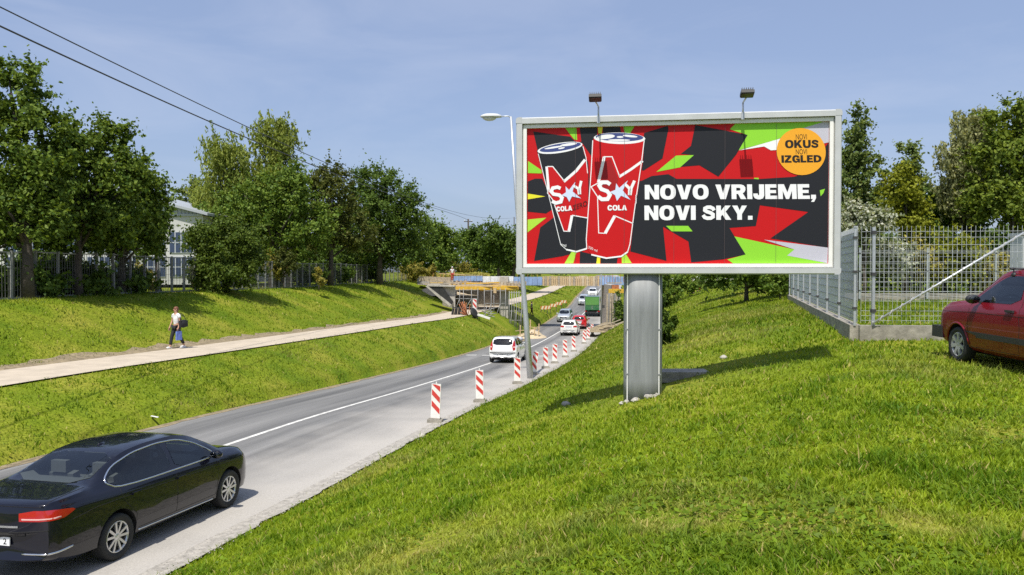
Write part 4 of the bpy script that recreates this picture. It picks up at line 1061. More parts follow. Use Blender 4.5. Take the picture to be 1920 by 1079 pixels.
# homography photo zoom pixels -> poster metres
src = [(108, 262), (1728, 220), (1692, 975), (112, 980)]; dst = [(0, BH), (BW, BH), (BW, 0), (0, 0)]
A = []; bb = []
for (x, y), (X, Yq) in zip(src, dst):
    A.append([x, y, 1, 0, 0, 0, -X * x, -X * y]); bb.append(X); A.append([0, 0, 0, x, y, 1, -Yq * x, -Yq * y]); bb.append(Yq)
hom = np.append(np.linalg.solve(np.array(A, float), np.array(bb, float)), 1).reshape(3, 3)
def pm(p):
    q = hom @ np.array([p[0], p[1], 1.0]); return (min(max(q[0] / q[2], 0.0), BW), min(max(q[1] / q[2], 0.0), BH))
Z8 = lambda p: (p[0] * .658 + 28.4, p[1] * .658 + 284)
layer = [0]
def print_poly(name, shapes, m, parent, z8=False, lift=None):
    """flat printed areas: each a sheet of its own thin level on the poster"""
    layer[0] += 1
    d = 0.0003 * layer[0] + .0004
    from mathutils.geometry import tessellate_polygon
    for sh in shapes:
        pts = [pm(Z8(p) if z8 else p) for p in sh]
        vs = []
        for a, b in pts:
            v = Vector((ox + a, oy - d, oz + b))
            if not vs or (vs[-1] - v).length > 1e-4: vs.append(v)
        tri = tessellate_polygon([[Vector((v.x, v.z, 0)) for v in vs]])
        mb = MB(); mb.add(vs, tri); mb.build(name, m, parent)
def stroke(pts, w):
    """outline strokes in zoom pixels as quads"""
    n = len(pts); L_, R_ = [], []
    for i in range(n):
        a, b = pts[max(i - 1, 0)], pts[min(i + 1, n - 1)]
        d1 = (pts[i][0] - a[0], pts[i][1] - a[1]); d2 = (b[0] - pts[i][0], b[1] - pts[i][1])
        l1, l2 = math.hypot(*d1), math.hypot(*d2)
        u1 = (d1[0] / l1, d1[1] / l1) if l1 else (d2[0] / l2, d2[1] / l2); u2 = (d2[0] / l2, d2[1] / l2) if l2 else u1
        nx, ny = -(u1[1] + u2[1]), u1[0] + u2[0]; l = math.hypot(nx, ny) or 1; nx /= l; ny /= l
        k = w / 2 / max(.45, nx * -u1[1] + ny * u1[0])
        L_.append((pts[i][0] + nx * k, pts[i][1] + ny * k)); R_.append((pts[i][0] - nx * k, pts[i][1] - ny * k))
    return [L_ + R_[::-1]]
def ell(cx, cy, rx, ry, rot=0, n=28):
    c, s = math.cos(rot), math.sin(rot)
    return [(cx + rx * math.cos(t) * c - ry * math.sin(t) * s, cy + rx * math.cos(t) * s + ry * math.sin(t) * c) for t in [2 * math.pi * i / n for i in range(n)]]
# frame, case, poster
W_, O_ = 0.072, 0.185
mb = MB(); mb.box((ox + BW / 2, oy + .13, oz + BH / 2), (BW + 2 * O_ - .06, .22, BH + 2 * O_ - .06)); case = mb.build('case', M_alu, board)
def rounded(w0, w1, r, n=5):
    pts = []
    for (cx_, cz_, a0) in ((w1 - r, None, 0), ):
        pass
    return pts
def ring(inset_out, inset_in, r_out, r_in, y0, y1, name, m):
    def loop(g, r, n=6):
        x0, x1, z0, z1 = -g, BW + g, -g, BH + g
        L_ = []
        for cx_, cz_, a in ((x1 - r, z1 - r, 0), (x0 + r, z1 - r, 90), (x0 + r, z0 + r, 180), (x1 - r, z0 + r, 270)):
            for i in range(n + 1):
                t = math.radians(a + 90 * i / n); L_.append((cx_ + r * math.cos(t), cz_ + r * math.sin(t)))
        return L_
    a, b = loop(inset_out, r_out), loop(inset_in, r_in); n = len(a)
    bev = .018
    V = []
    ai = loop(inset_out - bev, max(r_out - bev, .001))
    rings = [(a, y1), (a, y0 + bev), (ai, y0), (b, y0), (b, y1)]
    for lp_, y in rings: V += [(ox + p, oy + y, oz + q) for p, q in lp_]
    F = []
    for k in range(len(rings) - 1):
        for i in range(n): F.append((k * n + i, k * n + (i + 1) % n, (k + 1) * n + (i + 1) % n, (k + 1) * n + i))
    mb = MB(); mb.add(V, F); return mb.build(name, m, board)
ring(O_, .078, .085, .001, -.10, .235, 'outer_rail', M_alu)
ring(.075, .004, .004, .001, -.055, .05, 'inner_liner', M_liner)
for sx, sz in ((0, 0), (1, 0), (0, 1), (1, 1)):         # corner caps, a hair proud of the rail
    mb = MB(); x0 = ox - O_ - .004 if not sx else ox + BW + .085; z0 = oz - O_ - .004 if not sz else oz + BH + .085
    pts = []
    w = O_ - .081
    cx_, cz_ = x0 + w / 2, z0 + w / 2
    r = .05; q = []
    for a0, (px_, pz_) in enumerate(((w - r, w - r), (r, w - r), (r, r), (w - r, r))):
        outer = (sx == (a0 in (0, 3))) and (sz == (a0 in (0, 1)))
        if outer:
            for i in range(6):
                t = math.radians(90 * a0 + 18 * i); q.append((x0 + px_ + r * math.cos(t), z0 + pz_ + r * math.sin(t)))
        else: q.append((x0 + (w if a0 in (0, 3) else 0), z0 + (w if a0 in (0, 1) else 0)))
    mb.prism(q, lambda a, b, t: Vector((a, oy + t, b)), -.104, .238); mb.build('corner_cap', mat('corner_cap_grey', (.46, .47, .47), .5), board)
mb = MB(); mb.box((ox + BW / 2, oy + .008, oz + BH / 2), (BW + .02, .012, BH + .02)); poster = mb.build('poster', P_red, board)
# -- the burst
print_poly('print', [[(140, 275), (255, 292), (340, 303), (400, 365), (420, 430), (250, 520), (190, 490)],
    [(390, 247), (484, 245), (484, 330), (460, 420), (398, 330)], [(514, 243), (606, 240), (616, 300), (514, 300)],
    [(735, 283), (863, 243), (866, 262), (832, 420), (730, 486), (715, 482), (730, 330)],
    [(1010, 238), (1291, 292), (1225, 400), (1128, 518), (1028, 457), (920, 466), (1000, 402), (930, 396), (985, 352)],
    [(690, 545), (720, 540), (772, 515), (862, 505), (905, 530), (1345, 530), (1530, 518), (1600, 495), (1728, 330), (1728, 893), (1395, 845), (1600, 705), (1345, 670), (1320, 780), (1180, 790), (1262, 930), (1140, 956), (975, 972), (962, 862), (830, 785), (845, 964), (655, 915), (680, 700)],
    [(113, 545), (150, 530), (190, 530), (240, 640), (246, 692), (210, 716), (113, 706)],
    [(180, 790), (252, 735), (345, 900), (385, 918), (300, 940), (148, 966)], [(390, 915), (500, 940), (482, 978), (388, 978)], [(498, 950), (588, 950), (584, 978), (499, 978)]], P_dark, poster)
print_poly('print', [[(312, 250), (372, 249), (376, 322), (360, 318)], [(625, 243), (684, 240), (660, 284), (630, 286)], [(113, 435), (186, 485), (186, 502), (113, 500)],
    [(905, 405), (1000, 402), (925, 468), (798, 493)], [(845, 780), (962, 780), (985, 809), (875, 809)],
    [(1225, 230), (1700, 220), (1565, 262), (1485, 300), (1445, 318), (1240, 375), (1290, 293), (1195, 262)],
    [(1205, 835), (1520, 903), (1480, 935), (1690, 976), (1195, 977), (1165, 956), (1262, 930)]], P_green, poster)
print_poly('print', [[(113, 748), (212, 738), (113, 816)], [(345, 918), (372, 918), (354, 978), (308, 979)], [(610, 926), (630, 926), (662, 976), (610, 977)]], P_lime, poster)
print_poly('print', [[(487, 245), (513, 244), (508, 286), (490, 286)], [(480, 945), (497, 945), (495, 981), (476, 981)], [(113, 610), (206, 625), (113, 641)]], P_yel, poster)
print_poly('print', [[(1565, 262), (1700, 221), (1728, 221), (1726, 332), (1640, 350), (1560, 290)], [(1360, 852), (1728, 893), (1690, 974), (1480, 935), (1520, 903)]], P_grey, poster)
print_poly('print', [[(1240, 377), (1445, 318), (1560, 280), (1470, 372), (1412, 376), (1376, 355)]], P_white, poster)
print_poly('print', [[(1665, 590), (1692, 582), (1684, 604), (1668, 622)], [(1318, 524), (1342, 524), (1342, 532), (1318, 530)]], P_green, poster)
# -- left can
print_poly('print', [[(160, 378), (185, 365), (400, 330), (414, 400), (434, 440), (444, 560), (432, 900), (380, 916), (345, 915), (290, 885), (258, 760), (208, 560)]], P_dark, poster)
print_poly('print', [[(285, 275), (330, 275), (425, 395), (590, 215), (618, 300), (618, 690), (485, 670), (460, 800), (415, 795), (330, 545), (285, 490), (303, 462)]], P_red, poster, z8=True)
print_poly('print', [ell(284, 364, 122, 27, -.16)], P_white, poster); print_poly('print', [ell(286, 361, 112, 20, -.16)], P_blue, poster)
print_poly('print', [ell(250, 362, 50, 5, -.16), ell(330, 346, 45, 7, -.14), ell(292, 366, 18, 4, -.2)], P_white, poster)
print_poly('print', [s for a, w in (([(280, 275), (297, 470)], 20), ([(285, 275), (330, 275), (425, 395)], 8), ([(420, 398), (520, 310), (592, 218)], 22), ([(300, 462), (287, 490), (330, 545), (420, 798), (460, 800)], 7),
    ([(460, 802), (486, 672)], 22), ([(485, 670), (612, 692)], 8), ([(212, 170), (300, 520), (395, 905), (440, 945)], 5), ([(575, 110), (600, 200), (612, 330)], 6), ([(440, 945), (520, 962), (610, 935)], 12)) for s in stroke(a, w)], P_white, poster, z8=True)
# -- right can
can = [(662, 45), (650, 100), (635, 440), (600, 850), (600, 930), (640, 985), (700, 1006), (760, 1015), (880, 1000), (935, 960), (950, 900), (1010, 520), (1060, 240), (1076, 50)]
print_poly('print', [can], P_red, poster, z8=True)
print_poly('print', [[(755, 230), (800, 215), (860, 380), (840, 470), (700, 470), (720, 400)]], P_dred, poster, z8=True)
print_poly('print', [ell(603, 312, 138, 31, .02)], P_white, poster); print_poly('print', [ell(603, 306, 128, 23, .02)], P_blue, poster)
print_poly('print', [ell(530, 304, 48, 12, -.1), ell(660, 300, 40, 6, .1), ell(600, 322, 60, 5, 0), ell(606, 305, 18, 5, 0)], P_white, poster)
print_poly('print', [s for a, w in (([(700, 405), (748, 195)], 24), ([(745, 194), (812, 194), (872, 356)], 8), ([(868, 358), (960, 300), (1060, 228)], 20), ([(705, 405), (640, 440), (692, 520)], 8),
    ([(692, 520), (700, 812), (752, 815)], 7), ([(752, 815), (830, 675)], 24), ([(828, 673), (978, 736)], 8), ([(1005, 505), (1000, 575)], 10), ([(655, 60), (642, 300), (612, 700), (600, 860), (604, 940)], 7), ([(1074, 60), (1050, 240), (1005, 520), (950, 900), (930, 965)], 7),
    ([(640, 985), (760, 1013), (880, 998), (932, 962)], 12)) for s in stroke(a, w)], P_white, poster, z8=True)
# orange roundel
print_poly('print', [ell(1573, 382, 131, 127, n=40)], P_or, poster)

# -- lettering: text outlines turned into flat printed meshes
def text_mesh(txt, bold=0.0, spacing=1.0):
    c = bpy.data.curves.new('lettering', 'FONT'); c.body = txt; c.size = 1.0; c.offset = bold; c.space_character = spacing; c.resolution_u = 4
    o = bpy.data.objects.new('lettering', c); link(o)
    return bake(o, 'lettering')
def letters(txt, quad, m, parent, bold=0.02, spacing=1.0, lift=None, z8=False, split=True):
    """txt stretched into the zoom-pixel quad TL, TR, BR, BL"""
    layer[0] += 1
    me = text_mesh(txt, bold, spacing)
    v = np.array([q.co for q in me.vertices]); x0, x1, y0, y1 = v[:, 0].min(), v[:, 0].max(), v[:, 1].min(), v[:, 1].max()
    tl, tr, br_, bl = [np.array(pm(Z8(p) if z8 else p)) for p in quad]
    d = 0.0003 * layer[0] + .0004
    for q in me.vertices:
        s, t = (q.co.x - x0) / (x1 - x0), (q.co.y - y0) / (y1 - y0)
        p = (bl * (1 - s) + br_ * s) * (1 - t) + (tl * (1 - s) + tr * s) * t
        q.co = (ox + p[0], oy - d, oz + p[1])
    split_letters(me, m, parent)
def split_letters(me, m, parent):
    bm = bmesh.new(); bm.from_mesh(me); bmesh.ops.remove_doubles(bm, verts=bm.verts, dist=1e-6); seen = set()
    for f0 in bm.faces:
        if f0.index in seen: continue
        st, isl = [f0], []
        seen.add(f0.index)
        while st:
            f = st.pop(); isl.append(f)
            for e in f.edges:
                for g in e.link_faces:
                    if g.index not in seen: seen.add(g.index); st.append(g)
        mb = MB(); mp = {}; V = []
        for f in isl:
            for v in f.verts:
                if v.index not in mp: mp[v.index] = len(V); V.append(v.co.copy())
        mb.add(V, [[mp[v.index] for v in f.verts] for f in isl]); mb.build('letter', m, parent)
    bm.free()
def oval(cx_, cy_, rx, ry, k=.82, n=28):
    return [(cx_ + math.copysign(abs(math.cos(t)) ** k, math.cos(t)) * rx, cy_ + math.copysign(abs(math.sin(t)) ** k, math.sin(t)) * ry) for t in [2 * math.pi * i / n for i in range(n)]]
GL = {   # heavy wide grotesque capitals: advance width, outline, counter
 'N': (1.0, [(0, 0), (0, 1), (.33, 1), (.68, .44), (.68, 1), (1, 1), (1, 0), (.67, 0), (.32, .56), (.32, 0)], None),
 'O': (1.1, oval(.55, .5, .55, .52), oval(.55, .5, .21, .29)),
 'V': (1.03, [(0, 1), (.36, 1), (.52, .40), (.68, 1), (1.03, 1), (.70, 0), (.33, 0)], None),
 'R': (1.0, [(0, 0), (0, 1), (.64, 1), (.84, .94), (.95, .80), (.95, .62), (.88, .48), (.76, .40), (1.0, 0), (.62, 0), (.45, .35), (.33, .35), (.33, 0)], [(.33, .77), (.53, .77), (.61, .73), (.61, .62), (.53, .58), (.33, .58)]),
 'I': (.34, [(0, 0), (0, 1), (.34, 1), (.34, 0)], None),
 'J': (.74, [(0, .38), (0, .22), (.1, .05), (.3, -.02), (.46, -.02), (.65, .05), (.74, .24), (.74, 1), (.40, 1), (.40, .32), (.35, .24), (.30, .32), (.30, .38)], None),
 'E': (.80, [(0, 0), (0, 1), (.78, 1), (.78, .77), (.33, .77), (.33, .61), (.73, .61), (.73, .40), (.33, .40), (.33, .23), (.80, .23), (.80, 0)], None),
 'M': (1.24, [(0, 0), (0, 1), (.40, 1), (.62, .45), (.84, 1), (1.24, 1), (1.24, 0), (.93, 0), (.93, .55), (.72, 0), (.52, 0), (.31, .55), (.31, 0)], None),
 'K': (1.05, [(0, 0), (0, 1), (.33, 1), (.33, .62), (.63, 1), (1.02, 1), (.66, .57), (1.06, 0), (.67, 0), (.44, .36), (.33, .24), (.33, 0)], None),
 'Y': (1.04, [(0, 1), (.37, 1), (.53, .66), (.68, 1), (1.04, 1), (.69, .40), (.69, 0), (.36, 0), (.36, .40)], None),
 'U': (1.02, [(0, 1), (.33, 1), (.33, .36), (.40, .25), (.52, .22), (.63, .25), (.69, .36), (.69, 1), (1.02, 1), (1.02, .34), (.92, .1), (.7, -.02), (.32, -.02), (.1, .1), (0, .34)], None),
 'Z': (.92, [(0, 0), (0, .22), (.48, .77), (.03, .77), (.03, 1), (.9, 1), (.9, .78), (.42, .23), (.92, .23), (.92, 0)], None),
 'G': (1.02, [(1.0, .68), (.68, .64), (.6, .75), (.5, .78), (.38, .7), (.34, .5), (.38, .3), (.52, .21), (.68, .25), (.70, .36), (.52, .36), (.52, .56), (1.02, .56), (1.02, 0), (.80, 0), (.77, .1), (.6, -.02), (.42, -.02), (.2, .06), (.04, .25), (0, .5), (.05, .76), (.22, .95), (.5, 1.02), (.78, .97), (.95, .83)], None),
 'L': (.77, [(0, 0), (0, 1), (.33, 1), (.33, .24), (.77, .24), (.77, 0)], None),
 'D': (1.03, [(0, 0), (0, 1), (.5, 1), (.8, .92), (1, .7), (1.03, .5), (1, .3), (.8, .08), (.5, 0)], [(.33, .77), (.46, .77), (.62, .7), (.69, .5), (.62, .3), (.46, .23), (.33, .23)]),
 'C': (1.0, [(1.0, .66), (.68, .62), (.6, .74), (.5, .78), (.38, .7), (.34, .5), (.38, .3), (.5, .22), (.6, .26), (.68, .38), (1.0, .34), (.93, .14), (.75, .01), (.5, -.02), (.2, .06), (.04, .25), (0, .5), (.05, .76), (.22, .95), (.5, 1.02), (.78, .97), (.95, .83)], None),
 'A': (1.08, [(0, 0), (.36, 1), (.72, 1), (1.08, 0), (.74, 0), (.69, .17), (.39, .17), (.34, 0)], [(.45, .37), (.63, .37), (.54, .68)]),
 'S': (.92, stroke([(.84, .66), (.76, .80), (.58, .885), (.36, .88), (.19, .80), (.18, .67), (.32, .58), (.60, .49), (.76, .38), (.76, .22), (.60, .125), (.36, .115), (.16, .18), (.06, .34)], .25)[0], None),
 '.': (.32, [(0, 0), (0, .28), (.32, .28), (.32, 0)], None), ',': (.34, [(.0, 0), (.02, .28), (.34, .28), (.34, .06), (.2, -.2), (.0, -.2), (.13, 0)], None)}
def block(txt, quad, m, parent, z8=False, gap=.07, space=.40):
    from mathutils.geometry import tessellate_polygon
    layer[0] += 1; d = 0.0003 * layer[0] + .0004
    total = sum((space if c == ' ' else GL[c][0] + gap) for c in txt) - gap
    tl, tr, br_, bl = [np.array(pm(Z8(p) if z8 else p)) for p in quad]
    x = 0
    for c in txt:
        if c == ' ': x += space; continue
        wd, o1, hole = GL[c]
        loops = [o1] + ([hole] if hole else [])
        P = []
        for lp_ in loops:
            L2 = []
            for a, b in lp_:
                s = (x + a) / total; p = (bl * (1 - s) + br_ * s) * (1 - b) + (tl * (1 - s) + tr * s) * b
                L2.append(Vector((p[0], p[1], 0)))
            P.append(L2)
        tri = tessellate_polygon(P); flat = [v for l in P for v in l]
        mb = MB(); mb.add([(ox + v.x, oy - d, oz + v.y) for v in flat], tri); mb.build('letter', m, parent)
        x += wd + gap
block('NOVO VRIJEME,', [(735, 563), (1643, 557), (1643, 636), (735, 640)], P_white, poster)
block('NOVI SKY.', [(732, 673), (1305, 672), (1303, 747), (732, 750)], P_white, poster)
letters('NOVI', [(1547, 289), (1606, 288), (1606, 317), (1547, 318)], P_blk, poster, .0, 1)
block('OKUS', [(1488, 321), (1667, 319), (1667, 362), (1488, 364)], P_blk, poster)
letters('NOVI', [(1544, 370), (1604, 369), (1604, 397), (1544, 398)], P_blk, poster, .0, 1)
block('IZGLED', [(1466, 403), (1680, 401), (1680, 440), (1466, 443)], P_blk, poster)
star = lambda cx_, cy_, R_, r_, rot: [(cx_ + (R_ if i % 2 == 0 else r_) * math.sin(rot + i * math.pi / 5), cy_ - (R_ if i % 2 == 0 else r_) * math.cos(rot + i * math.pi / 5)) for i in range(10)]
def sky_logo(sx, sy, sc, tilt):
    def T(p):
        c, s_ = math.cos(tilt), math.sin(tilt); x, y = p[0] * sc, p[1] * sc; return (sx + x * c - y * s_, sy + x * s_ + y * c)
    S_ = [(45, -60), (20, -78), (-25, -78), (-48, -50), (-30, -20), (20, -2), (42, 28), (22, 64), (-25, 66), (-58, 42)]
    print_poly('print', stroke([T(p) for p in S_], 32 * sc), P_white, poster, z8=True)
    k = [T(p) for p in ((95, -70), (120, -30), (195, -95), (150, -10), (215, 70), (135, 35), (100, 80), (85, 30), (40, 5), (88, -15))]
    print_poly('print', [k], P_star, poster, z8=True)
    print_poly('print', [s for a, w in (([(172, -60), (208, -25), (205, 30)], 24), ([(250, -92), (222, -30), (212, 30)], 24)) for s in stroke([T(p) for p in a], w * sc)], P_white, poster, z8=True)
sky_logo(752, 478, .96, .0); sky_logo(366, 512, .86, -.2)
block('COLA', [(772, 588), (928, 588), (928, 630), (772, 632)], P_white, poster, z8=True)
block('COLA', [(358, 602), (486, 592), (488, 632), (362, 642)], P_white, poster, z8=True)
letters('ZERO', [(490, 592), (606, 550), (610, 592), (494, 630)], P_blk, poster, .0, 1.0, z8=True)
letters('330 ml', [(618, 915), (690, 945), (686, 965), (616, 935)], P_white, poster, .0, 1.0, z8=True)
letters('ml', [(400, 890), (440, 905), (438, 925), (400, 915)], P_white, poster, .0, 1.0, z8=True)

# -- column: rounded steel profile with two bright edge strips
cwid, cdep = 0.335, 0.27
ccx = 0.0; ztop = oz - .02
yc = oy + .13 + cdep * .4
prof = []
for i in range(40):
    t = 2 * math.pi * i / 40; c, s_ = math.cos(t), math.sin(t)
    prof.append((math.copysign(abs(c) ** .55, c) * cwid, yc + math.copysign(abs(s_) ** .8, s_) * cdep))
mb = MB()
zs = [-.12, .3, .9, 1.5, ztop]
V = [(ccx + a, b, z) for z in zs for a, b in prof]; n = 40
F = [(k * n + i, k * n + (i + 1) % n, (k + 1) * n + (i + 1) % n, (k + 1) * n + i) for k in range(len(zs) - 1) for i in range(n)]
F += [tuple(range(n - 1, -1, -1)), tuple((len(zs) - 1) * n + i for i in range(n))]
mb.add(V, F, 0, True); mb.build('column', M_column, board)
for s_ in (-1, 1):
    a = s_ * .272
    yy = yc - cdep * (1 - (abs(a) / cwid) ** (2 / .55)) ** (.8 / 2) if abs(a) < cwid else yc
    mb = MB(); mb.box((a, yy - .004, (ztop) / 2 - .05), (.016, .02, ztop + .1)); mb.build('edge_strip', M_liner, board)
    for zz in (.42, 1.2):
        mb = MB(); mb.box((a + s_ * .01, yy - .012, zz), (.05, .02, .02)); mb.build('bracket', M_column, board)
mb = MB(); mb.box((0.1, yc, oz - .03), (1.5, .2, .1)); mb.build('mounting_beam', M_dark, board)
for k in range(9):
    x = random.uniform(-.38, .3)
    mb = MB(); mb.ball((0, 0, 0), (random.uniform(.03, .075), .05, .035), 6); mb.v = [(a * random.uniform(.6, 1.3), b * random.uniform(.6, 1.3), c * random.uniform(.5, 1.4)) for a, b, c in mb.v]; mb.sm = [False] * len(mb.sm)
    o = mb.build('concrete_lump', M_conc, None, 'pale lump of broken concrete at the foot of the billboard column', 'rubble', 'concrete lumps at the column foot')
    p = board.matrix_world @ Vector((x, yc - cdep - random.uniform(0, .14), 0)); o.location = (p.x, p.y, ground(p.x, p.y) + .03)
# -- floodlights on arms above the frame
def flood(lab, px_base, px_lamp, py_lamp, back):
    t = (px_base - 988) / (1556 - 988); xb = ox + BW * t + .02 * t
    Yl = (B0 + ex * (BW * t)).y - .6
    lamp_w = at(px_lamp, py_lamp, Yl); l = binv @ lamp_w
    root = empty('floodlight', l, 0, lab, 'floodlight')
    root.matrix_world = Matrix.Translation(lamp_w) @ Mb
    a = Vector((xb, oy - .10, oz + BH + .13)) - l
    up = Vector((xb, oy - .12, oz + BH + .33)) - l
    mb = MB(); mb.tube([a, a + Vector((0, -.02, .08)), up], .016, 7); mb.tube([up, (0, .06, -.02)], .014, 7); mb.build('arm', M_galv, root)
    mb = MB(); mb.box(a + Vector((0, -.015, -.02)), (.05, .03, .12)); mb.build('clamp', M_galv, root)
    Rx = Matrix.Rotation(math.radians(-18), 3, 'X')
    mb = MB(); mb.box((0, 0, .02), (.21, .16, .05), Rx); mb.box((0, .01, .05), (.18, .11, .03), Rx)
    for k in range(6): mb.box(Rx @ Vector((-.085 + .034 * k, 0, .075)), (.008, .14, .035), Rx)
    mb.build('housing', M_dark, root)
    mb = MB(); mb.box(Rx @ Vector((0, .0, -.012)), (.19, .14, .012), Rx); mb.build('lens', mat('lamp_lens', (.03, .03, .03), .3), root)
flood('left one of the two black floodlights on the billboard top', 1127, 1116, 186, 0)
flood('right one of the two black floodlights on the billboard top', 1396, 1401, 178, 0)
# slab behind the column, loose stones, litter
p = at(1278, 731, 15.2); p.z = ground(p.x, p.y)
mb = MB(); mb.box((0, 0, .03), (.98, .55, .2)); mb.build('foundation_slab', M_concd, None, 'dark concrete slab edge in the grass right of the billboard column', 'slab', loc=p)
for px, py, Yq, sx, lab in ((1357, 691, 16.6, .085, 'white stone lying in the grass behind the billboard shadow'), (1062, 728, 15.6, .10, 'pale flat stone in the grass left of the billboard column'),
                           (790, 736, 20, .12, 'pale rubble piece beside the second striped marker')):
    p = at(px, py, Yq); p.z = ground(p.x, p.y) + .04
    mb = MB(); mb.ball((0, 0, 0), (sx, sx * .8, sx * .6), 7); o = mb.build('stone', M_conc, None, lab, 'stone', loc=p)
    for v in o.data.vertices: v.co *= random.uniform(.8, 1.15)
p = at(290, 772, 21.8); p.z = ground(p.x, p.y) + .06
mb = MB(); mb.box((0, 0, 0), (.2, .08, .012), Matrix.Rotation(.2, 3, 'Y')); mb.build('paper_scrap', M_whtw, None, 'scrap of yellowish paper on the grass above the black car', 'litter', loc=p)

for k in range(1, 6):
    layer[0] += 1
    mb = MB(); xk = BW * k / 6; mb.box((ox + xk, oy - .0185, oz + BH / 2), (.004, .0006, BH - .03)); mb.build('sheet_join', mat('paste_join', (.10, .07, .07), .5), poster)
# ================================================================ vehicles
M_tyre = mat('tyre_rubber', (0.022, 0.022, 0.022), 0.8); M_rim = mat('alloy_rim', (0.62, 0.62, 0.62), 0.28, metal=0.8)
M_steel = mat('steel_rim', (0.10, 0.10, 0.105), 0.5, metal=.4); M_cover = mat('wheel_cover', (0.45, 0.45, 0.46), 0.4, metal=.4)
M_glass = bpy.data.materials.new('car_glass'); M_glass.use_nodes = True
_n = M_glass.node_tree; _n.nodes.clear(); _o = _n.nodes.new('ShaderNodeOutputMaterial'); _m = _n.nodes.new('ShaderNodeMixShader')
_t = _n.nodes.new('ShaderNodeBsdfTransparent'); _t.inputs['Color'].default_value = (.66, .72, .70, 1)
_g = _n.nodes.new('ShaderNodeBsdfGlossy'); _g.inputs['Roughness'].default_value = .02; _g.inputs['Color'].default_value = (.95, .97, 1, 1)
_f = _n.nodes.new('ShaderNodeFresnel'); _f.inputs['IOR'].default_value = 1.6
_n.links.new(_f.outputs[0], _m.inputs[0]); _n.links.new(_t.outputs[0], _m.inputs[1]); _n.links.new(_g.outputs[0], _m.inputs[2]); _n.links.new(_m.outputs[0], _o.inputs['Surface'])
M_cabin = mat('cabin_lining', (.11, .11, .115), .85)
M_chrome = mat('chrome', (0.78, 0.78, 0.78), 0.15, metal=1.0); M_plast = mat('black_plastic', (0.028, 0.028, 0.03), 0.55)
M_seam = mat('seam', (0.008, 0.008, 0.008), 0.8); M_well = mat('wheel_well', (0.012, 0.012, 0.012), 0.9)
M_tail = mat('tail_light', (0.40, 0.008, 0.010), 0.12, spec=.7, coat=.6); M_dredl = mat('tail_light_deep', (0.16, 0.004, 0.006), 0.12, coat=.6); M_tailw = mat('tail_light_clear', (0.75, 0.45, 0.42), 0.12, coat=.6)
M_head = mat('headlight', (0.62, 0.65, 0.68), 0.08, spec=.8, coat=1); M_plate = mat('number_plate', (0.78, 0.78, 0.78), 0.4)
M_seat = mat('seat_fabric', (.12, .12, .125), .9)
def paint(name, c, rough=.32, metal=.0): return mat(name, c, rough, metal=metal, spec=.5, coat=1.0)

